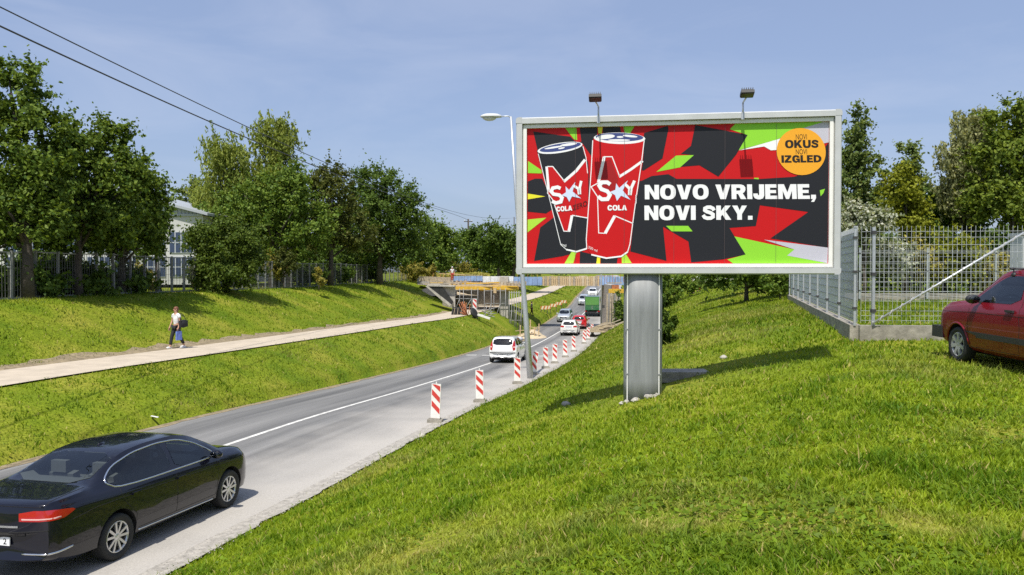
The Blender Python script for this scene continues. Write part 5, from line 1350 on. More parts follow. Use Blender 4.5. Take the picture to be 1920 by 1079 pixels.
M_blackp = mat('black_paint', (0.004, 0.0045, 0.011), .3, spec=.08, coat=1.0)
def cinterp(pts, x):
    X = [p[0] for p in pts]; Yv = [p[1] for p in pts]
    return float(curve(pts)(x)) if len(pts) > 2 else float(np.interp(x, X, Yv))
def body_mesh(sp, m_paint):
    x0, x1 = sp['top'][0][0], sp['top'][-1][0]
    xs = list(np.linspace(x0, x1, 58))
    xs = sorted(set([round(x, 4) for x in xs] + [round(x0 + d, 4) for d in (.015, .04, .08)] + [round(x1 - d, 4) for d in (.015, .04, .08)] + [round(p[0] + d, 4) for p in sp['top'][1:-1] for d in (0,)]))
    xs = [x for i, x in enumerate(xs) if i == 0 or x - xs[i - 1] > .008]
    fT, fB, fS, fW, fR = (curve(sp[k]) for k in ('top', 'belt', 'bot', 'w', 'tw'))
    rings = []
    for x in xs:
        zt, zb, zs, w, tw = (float(f(x)) for f in (fT, fB, fS, fW, fR))
        zb = min(zb, zt - .03); h = zt - zb; H = zb - zs; tw = min(tw, w * .93)
        ws = w * .93
        half = [(0, zs), (.55 * w, zs), (.86 * w, zs + .01), (.955 * w, zs + .07 * min(1, H / .5)), (.99 * w, zs + .3 * H), (w, zs + .58 * H), (.992 * w, zs + .82 * H), (.965 * w, zb - .02), (ws, zb + .012),
                (ws + (tw - ws) * .30 + .012 * h, zb + .30 * h), (ws + (tw - ws) * .60 + .018 * h, zb + .58 * h), (tw + .015 * h, zb + .84 * h), (tw * .93, zb + .955 * h), (tw * .78, zb + .985 * h), (tw * .4, zb + .998 * h), (0, zt)]
        bow = sp.get('bow', .10)
        e = max(0, 1 - (x - x0) / .55) ** 2 * bow - max(0, 1 - (x1 - x) / .55) ** 2 * bow * 1.4
        r = []
        for (y, z) in half: r.append((x + e * (y / w) ** 2, y, z))
        for (y, z) in half[-2:0:-1]: r.append((x + e * (y / w) ** 2, -y, z))
        rings.append(r)
    n = len(rings[0]); V = [p for r in rings for p in r]; F = []
    for i in range(len(rings) - 1):
        for j in range(n): F.append((i * n + j, (i + 1) * n + j, (i + 1) * n + (j + 1) % n, i * n + (j + 1) % n))
    k = len(V)
    for e_ in (0, len(rings) - 1):
        V.append(tuple(np.mean([rings[e_][j] for j in range(n)], 0)))
    for j in range(n):
        F.append((k, (j + 1) % n, j)) if False else F.append((k, j, (j + 1) % n))
        b = (len(rings) - 1) * n; F.append((k + 1, b + (j + 1) % n, b + j))
    mb = MB(); mb.add(V, F, 0, True); me = mb.mesh('body', [m_paint, M_well])
    o = bpy.data.objects.new('body_tmp', me); link(o); cut = []
    for xa in (sp['rear'], sp['front']):
        for s in (-1, 1):
            c = MB(); c.lathe([(sp['arch'], -.22), (sp['arch'], .5)], 30, Matrix.Translation((xa, s * (sp['hw'] - .06), sp['wr'] + .015)) @ Matrix.Rotation(-s * math.pi / 2, 4, 'X'), m=0, smooth=False)
            cm = c.mesh('cutter', [M_well]); co = bpy.data.objects.new('cutter', cm); link(co); cut.append(co)
            md = o.modifiers.new('b', 'BOOLEAN'); md.operation = 'DIFFERENCE'; md.object = co; md.solver = 'EXACT'; md.material_mode = 'TRANSFER'
    def prism_cut(poly, fn, a, b):
        c = MB(); c.prism(poly, fn, a, b); cm = c.mesh('cutter', [M_cabin]); co = bpy.data.objects.new('cutter', cm); link(co); cut.append(co)
        md = o.modifiers.new('b', 'BOOLEAN'); md.operation = 'DIFFERENCE'; md.object = co; md.solver = 'EXACT'; md.material_mode = 'TRANSFER'
    solid = o.copy(); solid.data = o.data; link(solid)
    if sp.get('hollow', True):
        for w_ in sp['sidewin']:
            prism_cut(smooth_poly(w_, sp.get('rnd', 1)), lambda a, b, t: Vector((a, t, b)), -1.2, 1.2)
        ins = lambda P_: [(a * .985, b) for a, b in P_]
        prism_cut(smooth_poly(sp['rearwin'], 1), lambda a, b, t: Vector((t, a, b)), -2.6, .1)
        prism_cut(smooth_poly(sp['windscreen'], 1), lambda a, b, t: Vector((t, a, b)), -.1, 2.0)
    bme = bake(o, 'body'); sme = bake(solid, 'solid')
    for c in cut: bpy.data.objects.remove(c, do_unlink=True)
    bme.polygons.foreach_set('use_smooth', [True] * len(bme.polygons)); bme.set_sharp_from_angle(angle=math.radians(34))
    bm = bmesh.new(); bm.from_mesh(sme); bv = BVHTree.FromBMesh(bm); bm.free(); bpy.data.meshes.remove(sme)
    return bme, bv
def smooth_poly(p, it=2):
    for _ in range(it):
        q = []
        for i in range(len(p)):
            a, b = p[i], p[(i + 1) % len(p)]
            q += [(a[0] * .82 + b[0] * .18, a[1] * .82 + b[1] * .18), (a[0] * .18 + b[0] * .82, a[1] * .18 + b[1] * .82)]
        p = q
    return p
COR = (-1.85, .42)
def hit(bv, face, a, b, side=1):
    """point of the body seen from the side (a=x, b=z), the rear or the front (a=y, b=z), or the top (a=x, b=y)"""
    if face == 'corner':
        t = math.radians(a); c0 = Vector((COR[0], COR[1] * side, b)); d = Vector((math.cos(t), -side * math.sin(t), 0)); h = bv.ray_cast(c0 - d * 3, d)
        if h[0] is None: h = bv.find_nearest(c0 - d * .5)
        n = h[1]
        return h[0], (-n if n.dot(d) > 0 else n)
    o, d = {'side': (Vector((a, 3 * side, b)), Vector((0, -side, 0))), 'rear': (Vector((-6, a, b)), Vector((1, 0, 0))),
            'front': (Vector((6, a, b)), Vector((-1, 0, 0))), 'top': (Vector((a, b, 5)), Vector((0, 0, -1)))}[face]
    h = bv.ray_cast(o, d)
    if h[0] is None or (face == 'side' and abs(h[0].y) < .2):
        q = {'side': Vector((a, .8 * side, b)), 'rear': Vector((-2.2, a, b)), 'front': Vector((2.2, a, b)), 'top': Vector((a, b, 1.2))}[face]
        h = bv.find_nearest(q)
    n = h[1]
    if n.dot(d) > 0: n = -n
    return h[0], n
def patch(bv, name, poly, face, m, parent, off=.004, side=1, cuts=3, rnd=0):
    if rnd: poly = smooth_poly(poly, rnd)
    ka = .009 if face == 'corner' else 1.0
    bm = bmesh.new(); vs = [bm.verts.new((a * ka, b, 0)) for a, b in poly]; bm.faces.new(vs)
    bmesh.ops.triangulate(bm, faces=bm.faces)
    for _ in range(cuts + (face == 'corner')):
        lng = [e for e in bm.edges if e.calc_length() > (.05 if face == 'corner' else .10)]
        if not lng: break
        bmesh.ops.subdivide_edges(bm, edges=lng, cuts=1); bmesh.ops.triangulate(bm, faces=bm.faces)
    nsum = Vector((0, 0, 0))
    for v in bm.verts:
        p, n = hit(bv, face, v.co.x / ka, v.co.y, side); v.co = p + n * off; nsum += n
    bm.normal_update(); fn_ = Vector((0, 0, 0))
    for f_ in bm.faces: fn_ += f_.normal * f_.calc_area()
    if fn_.dot(nsum) < 0: bmesh.ops.reverse_faces(bm, faces=bm.faces)
    # a rim that meets the body, so that the sheet has thickness
    bd = [e for e in bm.edges if e.is_boundary]
    if bd:
        r = bmesh.ops.extrude_edge_only(bm, edges=bd)
        for v in [g for g in r['geom'] if isinstance(g, bmesh.types.BMVert)]:
            q = bv.find_nearest(v.co); v.co = q[0] - q[1] * .004
    me = bpy.data.meshes.new(name); bm.to_mesh(me); bm.free(); me.materials.append(m)
    me.polygons.foreach_set('use_smooth', [True] * len(me.polygons)); me.set_sharp_from_angle(angle=math.radians(40))
    o = bpy.data.objects.new(name, me); return link(o, parent)
def trim(bv, name, pts, face, r, m, parent, side=1, closed=False, off=0.0, n=5, step=.06):
    P = []
    q = pts + [pts[0]] if closed else pts
    for a, b in zip(q, q[1:]):
        k = max(1, int(math.hypot(b[0] - a[0], b[1] - a[1]) / step))
        P += [(a[0] + (b[0] - a[0]) * i / k, a[1] + (b[1] - a[1]) * i / k) for i in range(k)]
    if not closed: P.append(q[-1])
    W3_ = []
    for a, b in P:
        p, nn = hit(bv, face, a, b, side); W3_.append(p + nn * off)
    mb = MB(); mb.tube(W3_, r, n, closed=closed); return mb.build(name, m, parent)
def wheel(r, w, kind, parent, loc, side, tyre=M_tyre):
    t = empty('wheel', loc, 0); t.parent = parent
    t.rotation_mode = 'ZYX'; t.rotation_euler = (math.pi / 2 * (-side), 0, random.uniform(0, 1))      # local z points outwards
    rr = r * .69
    mb = MB(); h = w / 2
    mb.lathe([(rr, -h * .9), (r * .94, -h), (r * .99, -h * .75), (r, -h * .3), (r, h * .3), (r * .99, h * .75), (r * .94, h), (rr * 1.02, h * .92), (rr, h * .6)], 28, capped=False); mb.build('tyre', tyre, t)
    mb = MB(); m = M_rim if kind == 'alloy' else (M_steel if kind == 'steel' else M_cover)
    mb.lathe([(rr * 1.01, h * .6), (rr * 1.0, h * .86), (rr * .93, h * .9), (rr * .9, h * .6), (rr * .9, -h * .5)], 28, capped=False)
    nsp = {'alloy': 10, 'steel': 5, 'cover': 7}[kind]
    for i in range(nsp):
        a = 2 * math.pi * i / nsp + (.04 if i % 2 else -.04) * (kind == 'alloy')
        c, s = math.cos(a), math.sin(a); wd = rr * (.15 if kind == 'alloy' else .3)
        mb.bar((c * rr * .16, s * rr * .16, h * .66), (c * rr * .95, s * rr * .95, h * .80), wd, .03, up=(0, 0, 1))
    mb.lathe([(rr * .24, h * .5), (rr * .24, h * .78), (rr * .12, h * .84), (.001, h * .84)], 12, capped=False); mb.build('rim', m, t)
    mb = MB(); mb.lathe([(rr * .92, h * .35), (.001, h * .35)], 20, capped=False); mb.build('backing_disc', M_well, t)  # plain dark disc closing the wheel behind the spokes
    return t
def plate(bv, face, y, z, w, h, parent, txt=None, xoff=.012):
    p, n = hit(bv, face, y, z)
    mb = MB(); mb.box((p.x + (-xoff if face == 'rear' else xoff), y, z), (.014, w, h)); pl = mb.build('number_plate', M_plate, parent)
    if txt:
        me = text_mesh(txt, .01); v = np.array([q.co for q in me.vertices]); a0, a1 = v.min(0), v.max(0)
        for q in me.vertices:
            s = (q.co.x - a0[0]); t = (q.co.y - a0[1]) / (a1[1] - a0[1])
            q.co = (p.x - xoff - .009, y - w / 2 * -1 - .0 - (w - .04 - .0) + (a1[0] - q.co.x) * .0 + 0, z)   # placed below
            q.co = (p.x - xoff - .009, (y - w / 2 + .02 + .075) - s * .11 - .0, z - h * .34 + t * h * .68)
        me.materials.clear(); me.materials.append(M_blk); o = bpy.data.objects.new('lettering', me); link(o, pl)
    return pl

def car(name, label, sp, m_paint, x, y, heading, cat='car', group=None, z=None, follow=True, detail=True):
    """heading: degrees to the right of straight ahead; car's +x is its front"""
    global COR
    COR = sp['cor']
    root = empty(name, (x, y, 0), 0, label, cat, group)
    bme, bv = body_mesh(sp, m_paint)
    body = bpy.data.objects.new('body', bme); link(body, root)
    for xa, fr in ((sp['rear'], 0), (sp['front'], 1)):
        for s in (-1, 1): wheel(sp['wr'], sp.get('ww', .2), sp['rim'], root, (xa, s * (sp['hw'] - sp.get('ww', .2) / 2 - .012), sp['wr']), s)
    mb = MB(); mb.box(((sp['rear'] + sp['front']) / 2, 0, .25), (sp['front'] - sp['rear'] + .9, sp['hw'] * 1.3, .16)); mb.build('underbody', M_well, root)
    for s in (-1, 1):
        for wpoly in sp['sidewin']:
            patch(bv, 'side_window', wpoly, 'side', M_glass, root, .004, s, rnd=sp.get('rnd', 1))
        if sp.get('dlo'): trim(bv, 'window_trim', smooth_poly(sp['dlo'], 2), 'side', .014, M_chrome if sp.get('chrome') else M_plast, root, s, closed=True)
        for k, ln in enumerate(sp['seams']): trim(bv, 'door_seam', ln, 'side', .0045, M_seam, root, s, off=-.001)
        for (hx, hz) in sp['handles']:
            p, n = hit(bv, 'side', hx, hz, s); mb = MB(); mb.bar(p + Vector((-.1, s * .02, 0)), p + Vector((.1, s * .02, 0)), .03, .035); mb.build('door_handle', m_paint if sp.get('chrome') else M_plast, root)
        if sp.get('rub'): 
            (xa, xb, zz, hh) = sp['rub']; patch(bv, 'side_moulding', [(xa, zz), (xb, zz), (xb, zz + hh), (xa, zz + hh)], 'side', sp.get('rubm', M_plast), root, .012, s)
        if sp.get('sillchrome'): trim(bv, 'sill_trim', sp['sillchrome'], 'side', .011, M_chrome, root, s, off=.004)
        if sp.get('arch_lip'):
            for xa in (sp['rear'], sp['front']):
                pts = [(xa + sp['arch'] * 1.03 * math.cos(t), sp['wr'] + .015 + sp['arch'] * 1.03 * math.sin(t)) for t in np.linspace(.05, math.pi - .05, 16)]
                trim(bv, 'arch_lip', pts, 'side', .02, m_paint, root, s)
        for ln in sp.get('cornerlines', ()): trim(bv, 'bumper_trim', ln, 'corner', .016, M_chrome, root, s, step=4, off=.002)
        # door mirror
        mx, mz = sp['mirror']; p, n = hit(bv, 'side', mx, mz, s)
        COR = sp['cor']
        mb = MB(); mb.ball(p + Vector((0, s * .13, .05)), (.07, .115, .075), 10); mb.bar(p, p + Vector((0, s * .1, .03)), .05, .03)
        mr = mb.build('door_mirror', M_plast if sp.get('blackmirror') else m_paint, root)
        mb = MB(); mb.ball(p + Vector((-.055, s * .135, .05)), (.02, .09, .058), 8); mb.build('mirror_glass', M_glass, mr)
        for q_, (poly, m) in enumerate(sp['tail']):
            patch(bv, 'tail_light', poly, 'corner', m, root, .007 + .003 * q_, s)
        for poly in sp.get('head', ()): patch(bv, 'headlight', [(s * a, b) for a, b in poly], 'front', M_head, root, .006)
        for poly, m in sp.get('extra_rear', ()): patch(bv, 'bumper_trim', [(s * a, b) for a, b in poly], 'rear', m, root, .008)
    patch(bv, 'rear_window', sp['rearwin'], 'rear', M_glass, root, .005, rnd=1)
    patch(bv, 'windscreen', sp['windscreen'], 'front', M_glass, root, .005, rnd=1)
    for nm, face, poly, m in sp.get('bits', ()): patch(bv, nm, poly, face, m, root, .009)
    for nm, face, pts, r, m in sp.get('lines', ()): trim(bv, nm, pts, face, r, m, root)
    if sp.get('plate_r'): plate(bv, 'rear', 0, sp['plate_r'], .52, .11, root, sp.get('txt'))
    if sp.get('plate_f'): plate(bv, 'front', 0, sp['plate_f'], .52, .11, root)
    if detail:
        bx_ = sp['windscreen'][0][1]
        for xs_ in (.05, -.85):
            for s in (-1, 1):
                mb = MB(); mb.box((xs_ - .12, s * .36, .92), (.13, .46, .36), Matrix.Rotation(-.2, 3, 'Y')); mb.box((xs_ - .20, s * .36, 1.19), (.09, .26, .17)); mb.build('seat', M_seat, root)
        mb = MB(); mb.tube([(.55 + .05 * math.cos(t), .36 + .18 * math.cos(t), .98 + .17 * math.sin(t)) for t in np.linspace(0, 6.28, 17)[:-1]], .016, 5, closed=True); mb.build('steering_wheel', M_plast, root)
    # stand on the surface
    h = math.radians(heading); f = Vector((math.sin(h), math.cos(h), 0)); 
    zz = (lambda q: float(road_z(q.y)) + .04) if follow else (lambda q: ground(q.x, q.y))
    c = Vector((x, y, 0)); a, b = c + f * sp['front'], c + f * sp['rear']; za, zb = zz(a), zz(b)
    pitch = math.atan2(za - zb, sp['front'] - sp['rear']); roll = 0
    if not follow:
        r = Vector((f.y, -f.x, 0)); roll = math.atan2(zz(c - r * .7) - zz(c + r * .7), 1.4) * .8
        zm = (zz(c - r * .7) + zz(c + r * .7)) / 2; za = zb = zm; pitch *= .7
    t = sp['front'] / (sp['front'] - sp['rear'])
    root.location.z = za * (1 - t) + zb * t if z is None else z
    root.rotation_mode = 'QUATERNION'
    root.rotation_quaternion = (Matrix.Rotation(math.pi / 2 - h, 4, 'Z') @ Matrix.Rotation(-pitch, 4, 'Y') @ Matrix.Rotation(roll, 4, 'X')).to_quaternion()
    return root, bv

def scale_spec(sp, kx=1, ky=1, kz=1):
    import copy
    s = dict(sp)
    for k in ('top', 'belt', 'bot'): s[k] = [(a * kx, b * kz) for a, b in sp[k]]
    for k in ('sidewin', 'seams'): s[k] = [[(a * kx, b * kz) for a, b in q] for q in sp[k]]
    for k in ('rearwin', 'windscreen'): s[k] = [(a, b * kz) for a, b in sp[k]]
    s['handles'] = [(a * kx, b * kz) for a, b in sp['handles']]; s['mirror'] = (sp['mirror'][0] * kx, sp['mirror'][1] * kz)
    s['tail'] = [([(a, b * kz) for a, b in q], m) for q, m in sp['tail']]
    for k in ('w', 'tw'): s[k] = [(a * kx, b * ky) for a, b in sp[k]]
    return s

SEDAN = dict(cor=(-1.93, .42), rear=-1.355, front=1.355, wr=.325, ww=.22, arch=.375, hw=.91, rim='alloy', bow=.13, chrome=True,
    top=[(-2.62, .72), (-2.60, .95), (-2.56, 1.06), (-2.45, 1.09), (-2.05, 1.11), (-1.75, 1.125), (-1.55, 1.185), (-1.2, 1.33), (-.8, 1.44), (-.3, 1.475), (.2, 1.465), (.6, 1.395), (1.0, 1.22), (1.35, 1.05), (1.75, .985), (2.05, .90), (2.19, .74), (2.24, .5)],
    belt=[(-2.62, .64), (-2.56, .98), (-2.4, 1.03), (-2.0, 1.03), (-1.5, 1.005), (0, .965), (1.1, .925), (1.75, .89), (2.08, .76), (2.24, .44)],
    bot=[(-2.62, .36), (-2.3, .27), (-1.9, .22), (0, .19), (1.9, .19), (2.24, .26)],
    w=[(-2.62, .80), (-2.4, .87), (-1.9, .90), (-1, .91), (1, .91), (1.7, .895), (2.05, .83), (2.24, .66)],
    tw=[(-2.62, .70), (-2.4, .78), (-2.0, .80), (-1.7, .74), (-1.3, .635), (-.7, .595), (.2, .59), (.7, .59), (1.2, .70), (1.9, .72), (2.24, .5)],
    dlo=[(-1.30, .995), (-1.50, 1.115), (-1.2, 1.275), (-.75, 1.375), (-.2, 1.405), (.3, 1.375), (.7, 1.24), (1.02, 1.04), (1.0, .965)],
    sidewin=[[(-1.27, 1.01), (-1.45, 1.115), (-1.18, 1.26), (-.75, 1.36), (-.22, 1.385), (-.12, 1.38), (-.12, .99)], [(-.02, .985), (-.02, 1.38), (.28, 1.355), (.67, 1.225), (.97, 1.03), (.96, .98)]],
    seams=[[(-.07, .98), (-.07, .34)], [(.98, .95), (1.02, .7), (.96, .34)], [(-1.02, .34), (-.98, .55), (-1.25, .82), (-1.3, .98)], [(-1.0, .335), (.96, .335)], [(-2.3, .80), (-1.75, .86), (-1.0, .86), (1.7, .80)], [(1.05, .93), (1.75, .865)]],
    handles=[(-1.0, .865), (.02, .85)], mirror=(.88, .98), sillchrome=[(-.93, .30), (.93, .27)],
    tail=[([(1, .855), (0, .955), (18, .99), (40, .99), (62, .955), (66, .93), (50, .87), (25, .855)], M_tail), ([(4, .875), (4, .892), (24, .892), (46, .90), (46, .885), (24, .875)], M_tailw)],
    cornerlines=[[(2, .43), (15, .43), (30, .435), (45, .445), (62, .465)]],
    head=[[(.5, .62), (.52, .72), (.78, .78), (.8, .66)]],
    rearwin=[(-.60, 1.135), (-.535, 1.40), (.535, 1.40), (.60, 1.135)], windscreen=[(-.62, 1.03), (-.53, 1.39), (.53, 1.39), (.62, 1.03)],
    bits=[('boot_trim', 'rear', [(-.42, .775), (-.42, .80), (.42, .80), (.42, .775)], M_chrome), ('diffuser', 'rear', [(-.6, .26), (-.6, .35), (.6, .35), (.6, .26)], M_plast)],
    lines=[('boot_seam', 'top', [(-2.46, -.74), (-1.78, -.70)], .005, M_seam), ('boot_seam', 'top', [(-2.46, .74), (-1.78, .70)], .005, M_seam), ('boot_edge', 'rear', [(-.72, 1.035), (0, 1.045), (.72, 1.035)], .012, M_blackp), ('aerial', 'top', [(-.72, 0), (-.6, 0)], .022, M_blackp), ('boot_seam', 'rear', [(-.5, .70), (-.48, .66), (.48, .66), (.5, .70)], .006, M_seam), ('bumper_seam', 'rear', [(-.8, .74), (0, .7), (.8, .74)], .006, M_seam)],
    plate_r=.58, plate_f=.45, txt='2')
HATCH = dict(cor=(-1.2, .35), rear=-1.23, front=1.23, wr=.29, ww=.175, arch=.33, hw=.82, rim='cover', bow=.13,
    top=[(-1.86, .55), (-1.85, .78), (-1.82, .98), (-1.72, 1.18), (-1.6, 1.36), (-1.45, 1.44), (-1.0, 1.475), (-.3, 1.485), (.2, 1.45), (.6, 1.31), (1.1, 1.06), (1.35, .98), (1.7, .87), (1.88, .72), (1.94, .45)],
    belt=[(-1.86, .5), (-1.84, .74), (-1.75, .93), (-1.4, .96), (0, .92), (1.0, .885), (1.5, .80), (1.8, .66), (1.94, .40)],
    bot=[(-1.86, .32), (-1.7, .25), (-1.3, .2), (0, .18), (1.5, .19), (1.94, .26)],
    w=[(-1.86, .74), (-1.75, .795), (-1.3, .82), (0, .825), (1.2, .815), (1.6, .77), (1.94, .6)],
    tw=[(-1.86, .62), (-1.75, .62), (-1.5, .59), (-.8, .58), (.2, .57), (.7, .60), (1.2, .66), (1.6, .62), (1.94, .45)],
    dlo=None, sidewin=[[(-1.5, 1.02), (-1.42, 1.33), (-.75, 1.39), (-.75, .97)], [(-.62, .965), (-.62, 1.39), (-.1, 1.39), (.28, 1.33), (.78, 1.02), (.8, .945)]],
    seams=[[(-.68, .95), (-.68, .3)], [(.8, .92), (.82, .6), (.75, .3)], [(-.68, .3), (.75, .3)]], handles=[(-.45, .86)], mirror=(.7, .95),
    tail=[([(24, .72), (20, .95), (26, 1.14), (33, 1.28), (44, 1.28), (44, 1.12), (38, .95), (34, .74)], M_tail), ([(25, .88), (25, .95), (36, .95), (36, .88)], M_tailw)],
    head=[[(.4, .62), (.42, .74), (.66, .80), (.7, .66)]],
    rearwin=[(-.57, 1.02), (-.52, 1.37), (.52, 1.37), (.57, 1.02)], windscreen=[(-.62, 1.0), (-.52, 1.38), (.52, 1.38), (.62, 1.0)],
    bits=[('bumper_strip', 'rear', [(-.74, .56), (-.74, .615), (.74, .615), (.74, .56)], M_plast), ('bumper_base', 'rear', [(-.7, .26), (-.7, .36), (.7, .36), (.7, .26)], M_plast), ('plate_recess', 'rear', [(-.3, .43), (-.3, .50), (.3, .50), (.3, .43)], M_plast)],
    lines=[('tailgate_seam', 'rear', [(-.62, .95), (-.6, .66), (.6, .66), (.62, .95)], .006, M_seam)], plate_r=.46, plate_f=.42)
ROUND = dict(HATCH, rearwin=[(-.55, 1.02), (-.47, 1.34), (.47, 1.34), (.55, 1.02)],
    tail=[([(8, .80), (8, .96), (40, .97), (44, .82)], M_tail)],
    bits=[('bumper_base', 'rear', [(-.7, .26), (-.7, .40), (.7, .40), (.7, .26)], M_plast), ('tail_panel', 'rear', [(-.3, .8), (-.3, .92), (.3, .92), (.3, .8)], M_cover)], plate_r=.72)
ESTATE = dict(HATCH, cor=(-1.5, .35), rear=-1.3, front=1.3,
    top=[(-2.15, .55), (-2.14, .78), (-2.11, .98), (-2.0, 1.2), (-1.86, 1.36), (-1.7, 1.43), (-1.0, 1.47), (-.2, 1.475), (.3, 1.42), (.7, 1.27), (1.15, 1.04), (1.45, .97), (1.85, .86), (2.06, .72), (2.12, .45)],
    belt=[(-2.15, .5), (-2.12, .74), (-2.0, .93), (-1.4, .95), (0, .92), (1.1, .885), (1.7, .80), (2.0, .66), (2.12, .40)],
    bot=[(-2.15, .32), (-2.0, .25), (-1.3, .2), (0, .18), (1.7, .19), (2.12, .26)],
    w=[(-2.15, .76), (-2.0, .82), (-1.3, .85), (0, .855), (1.2, .845), (1.75, .79), (2.12, .62)],
    tw=[(-2.15, .62), (-2.0, .62), (-1.7, .60), (-.8, .59), (.2, .58), (.8, .61), (1.3, .67), (1.75, .62), (2.12, .45)],
    hw=.85, bits=[('grille', 'front', [(-.4, .52), (-.4, .66), (.4, .66), (.4, .52)], M_plast), ('air_intake', 'front', [(-.6, .28), (-.6, .38), (.6, .38), (.6, .28)], M_plast)])
OLD = dict(cor=(-1.5, .4), rear=-1.24, front=1.24, wr=.295, ww=.185, arch=.335, hw=.83, rim='cover', bow=.06, rnd=1, blackmirror=True,
    top=[(-2.05, .70), (-2.03, .88), (-1.98, .95), (-1.7, .98), (-1.5, 1.0), (-1.15, 1.32), (-.95, 1.385), (-.3, 1.41), (.25, 1.395), (.45, 1.34), (.85, 1.08), (1.08, .955), (1.6, .90), (1.92, .84), (2.02, .70), (2.04, .52)],
    belt=[(-2.05, .66), (-2.0, .87), (-1.5, .90), (0, .885), (1.0, .865), (1.6, .82), (1.95, .76), (2.04, .46)],
    bot=[(-2.05, .36), (-1.9, .28), (-1.3, .22), (0, .19), (1.6, .22), (2.04, .30)],
    w=[(-2.05, .79), (-1.95, .815), (-1.3, .83), (0, .835), (1.3, .825), (1.8, .805), (2.04, .74)],
    tw=[(-2.05, .70), (-1.6, .70), (-1.2, .60), (-.9, .565), (.2, .565), (.5, .585), (.95, .68), (1.6, .72), (2.04, .62)],
    dlo=None, sidewin=[[(-.38, .93), (-.30, 1.30), (.10, 1.305), (.28, 1.275), (.80, .99), (.82, .925)], [(-1.22, .94), (-1.02, 1.28), (-.5, 1.305), (-.55, .93)]],
    seams=[[(-.44, .92), (-.40, 1.31), (.12, 1.33), (.33, 1.29), (.9, .98), (.92, .6), (.86, .27)], [(-.44, .92), (-.5, .6), (-.46, .27)], [(-.46, .27), (.86, .27)], [(-1.22, .9), (-1.1, .27)], [(-1.9, .78), (.9, .765), (1.9, .74)]],
    handles=[(-.24, .835)], mirror=(.66, .92), rub=(-1.9, 1.0, .46, .085), arch_lip=True,
    tail=[([(8, .72), (8, .86), (44, .86), (44, .72)], M_tail)], head=[[(.45, .60), (.45, .74), (.7, .74), (.7, .60)]],
    rearwin=[(-.6, 1.03), (-.53, 1.31), (.53, 1.31), (.6, 1.03)], windscreen=[(-.64, .99), (-.54, 1.33), (.54, 1.33), (.64, .99)],
    bits=[('grille', 'front', [(-.42, .60), (-.42, .74), (.42, .74), (.42, .60)], M_plast)], plate_r=.62)

def lane(Y, off, dx=0): return float(road_x(Y)) + off + dx
def head(Y): return math.degrees(math.atan(float(road_x(Y + 1.5) - road_x(Y - 1.5)) / 3))
# black saloon, right-hand wheels just off the shoulder
hb = 13.2; hr = math.radians(hb); left = Vector((-math.cos(hr), math.sin(hr), 0))
mid = (Vector((-5.56, 11.0, 0)) + Vector((-4.91, 13.7, 0))) / 2 + left * .90
car('black_saloon', 'shiny black saloon car with silver window trim at the lower left', SEDAN, mat('black_paint', (0.004, 0.0045, 0.011), .3, spec=.08, coat=1.0), mid.x, mid.y, hb)
car('white_hatchback', 'white hatchback with tall red tail lights, nearest white car on the road', HATCH, paint('white_paint', (.80, .80, .79)), at(951, 685, 44.5).x + .05, 46.3, head(46))
car('white_hatchback', 'white rounded hatchback right behind the red car in the queue', ROUND, paint('white_paint_warm', (.76, .75, .72)), lane(76, 1.55), 76, head(76))
car('red_hatchback', 'bright red small car in the queue behind the green truck', ROUND, paint('red_paint', (.52, .010, .016)), lane(86.5, 1.6, 0), 86.5, head(86))
car('silver_estate', 'silver car coming towards the camera under the bridge', ESTATE, paint('silver_paint', (.50, .53, .56), .35, .5), lane(97, -1.35, .1), 97, head(97) + 180)
car('silver_estate', 'pale silver car coming downhill beside the green truck', scale_spec(ESTATE, .96, 1, 1.04), paint('pale_silver_paint', (.60, .62, .64), .35, .4), lane(124, -1.2), 124, head(124) + 180)
car('white_saloon', 'farthest white car at the top of the road under the boards', ESTATE, paint('white_paint', (.80, .80, .79)), lane(138, -.5), 138, head(138) + 180)
# old red car on the grass, its left side to us
red, bvr = car('old_red_car', 'old dark red car with black bumper and roof bars parked on the grass', scale_spec(OLD, 1, 1, 1.11), mat('dark_red_paint', (.16, .002, .007), .4, spec=.3, coat=.45), 8.16, 11.82, 2.5, follow=False)
for xx, s in ((.12, 1), (-.75, 1)):
    mb = MB(); mb.tube([(xx, -.58, 1.45), (xx, -.58, 1.56), (xx, .58, 1.56), (xx, .58, 1.45)], .016, 6)
    for s in (-1, 1): mb.ball((xx, s * .575, 1.465), (.05, .035, .04), 8); mb.ball((xx, s * .60, 1.56), (.03, .05, .022), 6)
    mb.build('roof_bar', M_plast, red)
mb = MB(); mb.box((2.05, 0, .46), (.16, 1.6, .2)); mb.box((1.93, .77, .46), (.34, .09, .2)); mb.box((1.93, -.77, .46), (.34, .09, .2)); mb.build('front_bumper', M_plast, red)
mb = MB(); mb.box((-2.03, 0, .5), (.16, 1.64, .2)); mb.build('rear_bumper', M_plast, red)
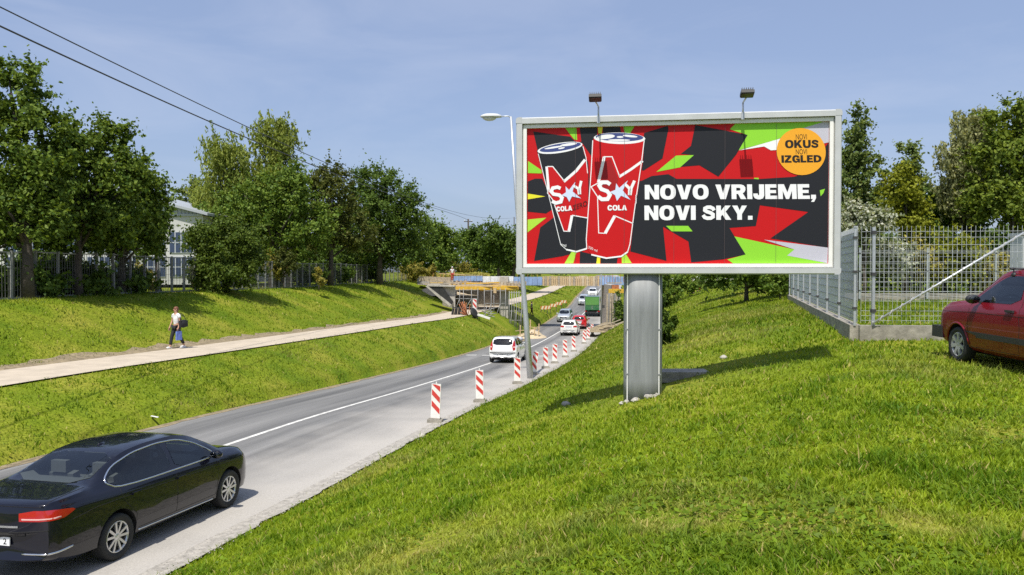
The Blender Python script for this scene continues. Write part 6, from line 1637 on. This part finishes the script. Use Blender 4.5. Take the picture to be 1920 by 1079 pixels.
# green truck seen from behind
def truck():
    Y = 103.0; root = empty('green_truck', (lane(Y, 1.6), Y, float(road_z(Y)) + .04), 0, 'green box truck at the head of the queue under the bridge', 'truck')
    root.rotation_euler = (0, 0, -math.radians(head(Y)))
    g = paint('green_paint', (.022, .13, .045), .4); gl = paint('light_green_paint', (.09, .26, .05), .45)
    mb = MB(); mb.box((0, 2.0, 1.75), (2.0, 4.0, 1.8)); mb.build('cargo_box', g, root)
    mb = MB(); mb.box((0, -.012, 2.05), (1.7, .03, 1.0)); mb.build('rear_panel', gl, root)
    for s in (-1, 1):
        mb = MB(); mb.box((s * .96, -.02, 1.75), (.07, .05, 1.82)); mb.build('corner_post', M_cover, root)
        mb = MB(); mb.box((s * .45, -.035, 1.2), (.86, .03, .62)); d = mb.build('rear_door', g, root)
        mb = MB(); mb.box((s * .08, -.06, 1.2), (.03, .03, .4)); mb.build('handle', M_chrome, d)
        mb = MB(); mb.box((s * .85, -.03, .72), (.22, .05, .12)); mb.build('tail_light', M_tail, root)
        for yy in (.8, 4.9): tw_ = wheel(.42, .26, 'steel', root, (s * .82, yy, .42), 1); tw_.rotation_mode = 'XYZ'; tw_.rotation_euler = (math.pi / 2, 0, s * math.pi / 2)
        mb = MB(); mb.box((s * 1.28, 5.2, 2.0), (.2, .08, .36)); mb.bar((s * 1.0, 5.2, 2.0), (s * 1.2, 5.2, 2.0), .04); mb.build('door_mirror', M_plast, root)
    mb = MB(); mb.box((0, -.02, .5), (1.9, .12, .14)); mb.build('rear_bumper', M_plast, root)
    mb = MB(); mb.box((0, 3, .62), (1.0, 6, .16)); mb.build('chassis', M_well, root)
    mb = MB(); mb.prism([(4.1, .55), (5.95, .55), (5.95, 1.35), (5.5, 2.3), (4.1, 2.35)], lambda a, b, t: Vector((t, a, b)), -.98, .98); cabo = mb.build('cab', g, root)
    mb = MB(); mb.prism([(5.93, 1.42), (5.96, 1.42), (5.56, 2.22), (5.53, 2.22)], lambda a, b, t: Vector((t, a, b)), -.85, .85); mb.build('windscreen', M_glass, cabo)
truck()
# ================================================================ striped markers
stick_r = M_redw
def beacon_meshes():
    b = MB(); b.box((0, 0, .60), (.27, .035, 1.0)); panel = b.mesh('panel', M_whtw)
    st = []
    for zc in (.98, .66, .34):
        z0 = zc - .10; m_ = MB()
        poly = [(-.118, min(z0 + .235, 1.085)), (.118, z0), (.118, z0 + .155), (-.118 + (0 if zc < .9 else .09), min(z0 + .39, 1.085))]
        m_.prism(poly, lambda a, c, t: Vector((a, t, c)), -.0215, -.0175); st.append(m_.mesh('stripe', M_redw))
    p = MB(); p.bar((0, .01, .08), (0, .01, .2), .05); p.bar((0, .0, 1.1), (0, .0, 1.16), .03); post = p.mesh('post', M_whtw)
    f = MB(); f.box((0, 0, .05), (.42, .26, .1)); f.box((0, 0, .11), (.3, .2, .04)); foot = f.mesh('foot', M_concd)
    return panel, st, post, foot
bp_, bs_, bpo_, bf_ = beacon_meshes()
bpx = [(816, 792, 22.3, 'first striped marker from the camera, right side of the road'), (900, 749, 26.8, 'second striped marker from the camera'), (970, 716, 33.0, 'third striped marker, just left of the street lamp foot'),
       (1000, 698, 37.4, 'fourth striped marker, just right of the street lamp'), (1023, 684, 41.0, 'fifth striped marker from the camera'), (1040, 672, 44.5, 'sixth striped marker from the camera'),
       (1060, 662, 49.5, 'seventh striped marker, in front of the rounded white hatchback'), (1076, 651, 55.0, 'eighth striped marker, by the white hatchback right corner'), (1095, 640, 64, 'ninth striped marker, right of the red car'),
       (1103, 634, 69, 'tenth striped marker near the timber heap'), (1111, 627, 75, 'eleventh striped marker, last of the row by the timber heap')]
for i, (px, py, Yb, lab) in enumerate(bpx):
    p = at(px, py, Yb); x = max(p.x, float(road_x(Yb)) + 3.55); g = ground(x, Yb) + .03
    o = empty('road_marker', (x, Yb, g), random.uniform(-.15, .1) + (-.25 if i in (3, 7) else 0), 'red and white ' + lab, 'road marker', 'red and white striped markers along the right lane')
    o.rotation_euler[1] = random.uniform(-.05, .05) + (.1 if i == 3 else 0)
    for nm, me in (('panel', bp_), ('stripe', bs_[0]), ('stripe', bs_[1]), ('stripe', bs_[2]), ('post', bpo_), ('foot', bf_)):
        c = bpy.data.objects.new(nm, me); link(c, o)
# low chevron boards on the far left verge
M_org = mat('orange_reflective', (0.55, 0.20, 0.06), .5); M_cream = mat('cream_reflective', (.72, .66, .45), .5)
for i, (px, py, Yb) in enumerate(((1053, 580, 99), (1060, 582, 101), (1067, 575, 106), (1074, 571, 111), (1080, 566, 116))):
    x = float(road_x(Yb)) - 4.1 + .12 * i; g = ground(x, Yb)
    o = empty('warning_board', (x, Yb, g), .2, '%s orange and cream warning board from the bridge on the left verge' % ('first', 'second', 'third', 'fourth', 'fifth')[i], 'warning board', 'warning boards on the far left verge')
    m1 = MB(); m1.box((0, 0, .8), (.95, .05, .42)); m1.build('panel', M_org, o)
    for k in (-.32, .12):
        m2 = MB(); m2.prism([(k - .1, .6), (k + .12, .6), (k + .28, 1.0), (k + .06, 1.0)], lambda a, b, t: Vector((a, t, b)), -.033, -.026); m2.build('stripe', M_cream, o)
    for s in (-1, 1):
        m3 = MB(); m3.bar((s * .4, .02, 0), (s * .4, .02, .8), .06); m3.build('leg', M_dark, o)
# striped marker in the gear heap
p = at(890, 598, 70); o = empty('road_marker', p, .1, 'red and white striped marker standing in the gear heap on the left bank', 'road marker')
o.scale = (1.3, 1.3, 1.6)
for nm, me in (('panel', bp_), ('stripe', bs_[0]), ('stripe', bs_[1]), ('stripe', bs_[2]), ('foot', bf_)):
    c = bpy.data.objects.new(nm, me); link(c, o)
# second far lamp post on the right of the road
p = at(1127, 625, 77); o = empty('thin_pole', p, 0, 'thin pale pole beside the timber heap at the right pier', 'pole')
mb = MB(); mb.tube([(0, 0, -.5), (0, 0, at(1125, 500, 77).z - p.z)], .07, 6); mb.build('shaft', M_post, o)
mb = MB(); mb.box((.2, 0, 2.6), (.25, .2, .3)); mb.build('lamp', M_dark, o)

# ================================================================ people
def skin(name, pts, edges, radii, m, parent, sub=1, root=0):
    me = bpy.data.meshes.new(name); me.from_pydata([tuple(p) for p in pts], edges, [])
    o = bpy.data.objects.new(name + '_tmp', me); link(o)
    md = o.modifiers.new('Skin', 'SKIN')
    if not me.skin_vertices: return None
    sv = me.skin_vertices[0].data
    for i, r in enumerate(radii):
        sv[i].radius = (r, r) if not isinstance(r, tuple) else r
        sv[i].use_root = (i == root)
    md.use_smooth_shade = True
    if sub: s = o.modifiers.new('Sub', 'SUBSURF'); s.levels = s.render_levels = sub
    me2 = bake(o, name); me2.materials.clear(); me2.materials.append(m)
    me2.polygons.foreach_set('use_smooth', [True] * len(me2.polygons))
    q = bpy.data.objects.new(name, me2); return link(q, parent)
M_skin = mat('skin', (0.50, 0.27, 0.18), 0.6); M_hair_b = mat('hair_reddish', (0.16, 0.06, 0.03), 0.6)
def person(label, loc, face, shirt, trousers, hair, shoes, stride=.3, arms=(0.05, -0.05), hat=None, sc=1.0, hands_up=False, head_turn=0.0):
    """face: heading the body looks to, degrees right of straight ahead; local +y is forward"""
    r = empty('person', loc, -math.radians(face), label, 'person'); r.scale = (sc,) * 3
    J = {}; P = []; R = []; E = []
    def j(n, p, rad, par=None):
        J[n] = len(P); P.append(Vector(p)); R.append(rad)
        if par: E.append((J[par], J[n]))
    s = stride
    j('pelvis', (0, 0, .93), (.135, .10)); j('waist', (0, 0, 1.08), (.118, .09), 'pelvis'); j('chest', (0, .01, 1.26), (.135, .10), 'waist'); j('neck0', (0, 0, 1.40), (.075, .07), 'chest')
    j('neck', (0, .01, 1.46), .05, 'neck0'); j('jaw', (0, .035, 1.53), (.062, .075), 'neck'); j('head', (0, .03, 1.60), (.075, .092), 'jaw'); j('crown', (0, .02, 1.675), (.06, .07), 'head')
    for q, n in ((-1, 'l'), (1, 'r')):
        st = s * q; a = arms[0] if q < 0 else arms[1]
        j('hip' + n, (q * .09, .0, .88), .088, 'pelvis'); j('knee' + n, (q * .095, st * .55 + .03, .49), .06, 'hip' + n); j('ank' + n, (q * .1, st - (.08 if st < 0 else 0), .09 + (.04 if st < 0 else 0)), .038, 'knee' + n)
        j('toe' + n, (q * .11, st + .12 - (.06 if st < 0 else 0), .035), .03, 'ank' + n)
        j('sh' + n, (q * .165, 0, 1.375), .058, 'neck0'); j('elb' + n, (q * .225, a * .5 - .02, 1.12), .041, 'sh' + n); j('wri' + n, (q * .235, a + .06, .90), .028, 'elb' + n)
        j('palm' + n, (q * .235, a + .085, .835), (.018, .034), 'wri' + n)
        for k in range(4):
            fy = a + .06 + .022 * k; ln = (.062, .074, .078, .066)[k]
            j('f%d%s' % (k, n), (q * .236, fy, .795), .009, 'palm' + n); j('g%d%s' % (k, n), (q * .222, fy + .01, .795 - ln), .0075, 'f%d%s' % (k, n))
        j('th' + n, (q * .225, a + .125, .84), .0095, 'palm' + n); j('tt' + n, (q * .215, a + .145, .80), .008, 'th' + n)
    body = skin('body', P, E, R, M_skin, r)
    def cloth(name, names, pairs, grow, m, over={}):
        ids = {n: i for i, n in enumerate(names)}
        pts = [P[J[n]] for n in names]; rad = []
        for n in names:
            q = over.get(n, R[J[n]]); rad.append(tuple(v + grow for v in q) if isinstance(q, tuple) else q + grow)
        return skin(name, pts, [(ids[a], ids[b]) for a, b in pairs], rad, m, r)
    # shirt: torso plus short sleeves
    P2 = P; mid = {}
    for n in 'lr':
        j('slv' + n, P[J['sh' + n]].lerp(P[J['elb' + n]], .55), .052)
        j('cuf' + n, P[J['ank' + n]].lerp(P[J['knee' + n]], .12), .05)
    cloth('shirt', ['chest', 'waist', 'pelvis', 'neck0', 'shl', 'slvl', 'shr', 'slvr'], [('chest', 'waist'), ('waist', 'pelvis'), ('chest', 'neck0'), ('neck0', 'shl'), ('shl', 'slvl'), ('neck0', 'shr'), ('shr', 'slvr')], .016, shirt)
    cloth('trousers', ['pelvis', 'hipl', 'kneel', 'cufl', 'hipr', 'kneer', 'cufr'], [('pelvis', 'hipl'), ('hipl', 'kneel'), ('kneel', 'cufl'), ('pelvis', 'hipr'), ('hipr', 'kneer'), ('kneer', 'cufr')], .014, trousers)
    for n in 'lr':
        a, t = P[J['ank' + n]], P[J['toe' + n]]
        mb = MB(); mb.ball((a.lerp(t, .5)) + Vector((0, 0, -.012 if True else 0)), (.048, .135, .045), 10); mb.box(a.lerp(t, .5) + Vector((0, .0, -.048)), (.085, .25, .02)); mb.build('shoe', shoes, r)
    h = P[J['head']]
    mb = MB(); mb.ball(h + Vector((0, -.028, .035)), (.092, .108, .092), 12); mb.ball(h + Vector((0, -.06, -.03)), (.075, .06, .085), 10); mb.build('hair' if not hat else 'helmet', hair, r)
    mb = MB(); mb.ball(h + Vector((0, .1, -.005)), (.014, .022, .022), 6); mb.build('nose', M_skin, r)
    for q in (-1, 1):
        mb = MB(); mb.ball(h + Vector((q * .03, .085, .022)), (.012, .01, .008), 6); mb.build('eye', M_blk, r)
        mb = MB(); mb.ball(h + Vector((q * .08, .01, 0)), (.012, .022, .032), 6); mb.build('ear', M_skin, r)
    mb = MB(); mb.ball(h + Vector((0, .093, -.045)), (.024, .01, .007), 6); mb.build('mouth', mat('lips', (.38, .13, .11), .5), r)
    return r, P, J
M_top = mat('print_shirt', (0.72, 0.71, 0.70), 0.85, noise=(9, .25, 3)); M_blackc = mat('black_cloth', (0.018, 0.018, 0.022), .85)
M_redc = mat('red_cloth', (0.42, 0.03, 0.03), .85); M_whc = mat('white_cloth', (0.75, 0.75, 0.73), .85); M_shoe = mat('white_shoe', (.7, .7, .7), .6)
M_dkc = mat('blue_work_cloth', (.05, .07, .13), .85)
wp = at(331, 657, 32.3); wp.z = ground(wp.x, wp.y) + .05
w_, WP, WJ = person('woman walking on the left path in a white top and black trousers', wp, -152, M_top, M_blackc, M_hair_b, M_shoe, stride=.22, arms=(.02, .06), sc=1.0)
mw = Matrix.Translation(wp) @ Matrix.Rotation(math.radians(152), 4, 'Z')
sh = mw @ (WP[WJ['shl']] + Vector((.02, 0, .06)))
bag = empty('shoulder_bag', mw @ Vector((-.30, -.10, 1.02)), math.radians(152), 'black shoulder bag hanging from the walking woman shoulder', 'bag')
mb = MB(); mb.box((0, 0, .0), (.11, .36, .26)); mb.ball((0, 0, .0), (.085, .21, .17), 10); mb.build('pouch', M_blackc, bag)
mb = MB(); mb.tube([(0, .14, .12), (.10, .10, .34), (.155, .06, .435), (.12, 0, .43), (.06, -.12, .25), (0, -.14, .12)], .014, 5); mb.build('strap', M_blackc, bag)
hd = mw @ Vector((-.27, .10, .62))
cb = empty('carrier_bag', hd, math.radians(152), 'blue carrier bag held in the walking woman left hand', 'bag')
mb = MB(); mb.prism([(-.13, -.26), (.13, -.26), (.12, .1), (-.12, .1)], lambda a, b, t: Vector((t, a, b)), -.035, .035); mb.build('sack', mat('blue_plastic', (.13, .19, .52), .5, noise=(8, .3, 4)), cb)
mb = MB(); mb.tube([(0, -.08, .1), (.02, -.03, .17), (.02, .03, .17), (0, .08, .1)], .01, 5); mb.build('handle', M_dkc, cb)
k1 = at(848, 528.5, 82.5); person('worker in a white top and red trousers standing on the bridge works', k1, 160, M_whc, M_redc, M_whc, M_blackc, stride=.03, hat=True, sc=.92)
for px, fc, lab in ((1301, 150, 'left one of two workers in white and red seen under the billboard'), (1310, 200, 'right one of two workers in white and red seen under the billboard')):
    q = at(px, 541, 70); q.z = ground(q.x, q.y); person(lab, q, fc, M_whc, M_redc, M_whc, M_blackc, stride=.05, hat=True, sc=.95)
q = at(1017, 605, 92); q.x = float(road_x(92)) - 4.6; q.z = ground(q.x, 92); person('dark clothed worker crouching in shade left of the road under the bridge', q, 90, M_dkc, M_blackc, M_blackc, M_blackc, stride=.1, sc=.95)
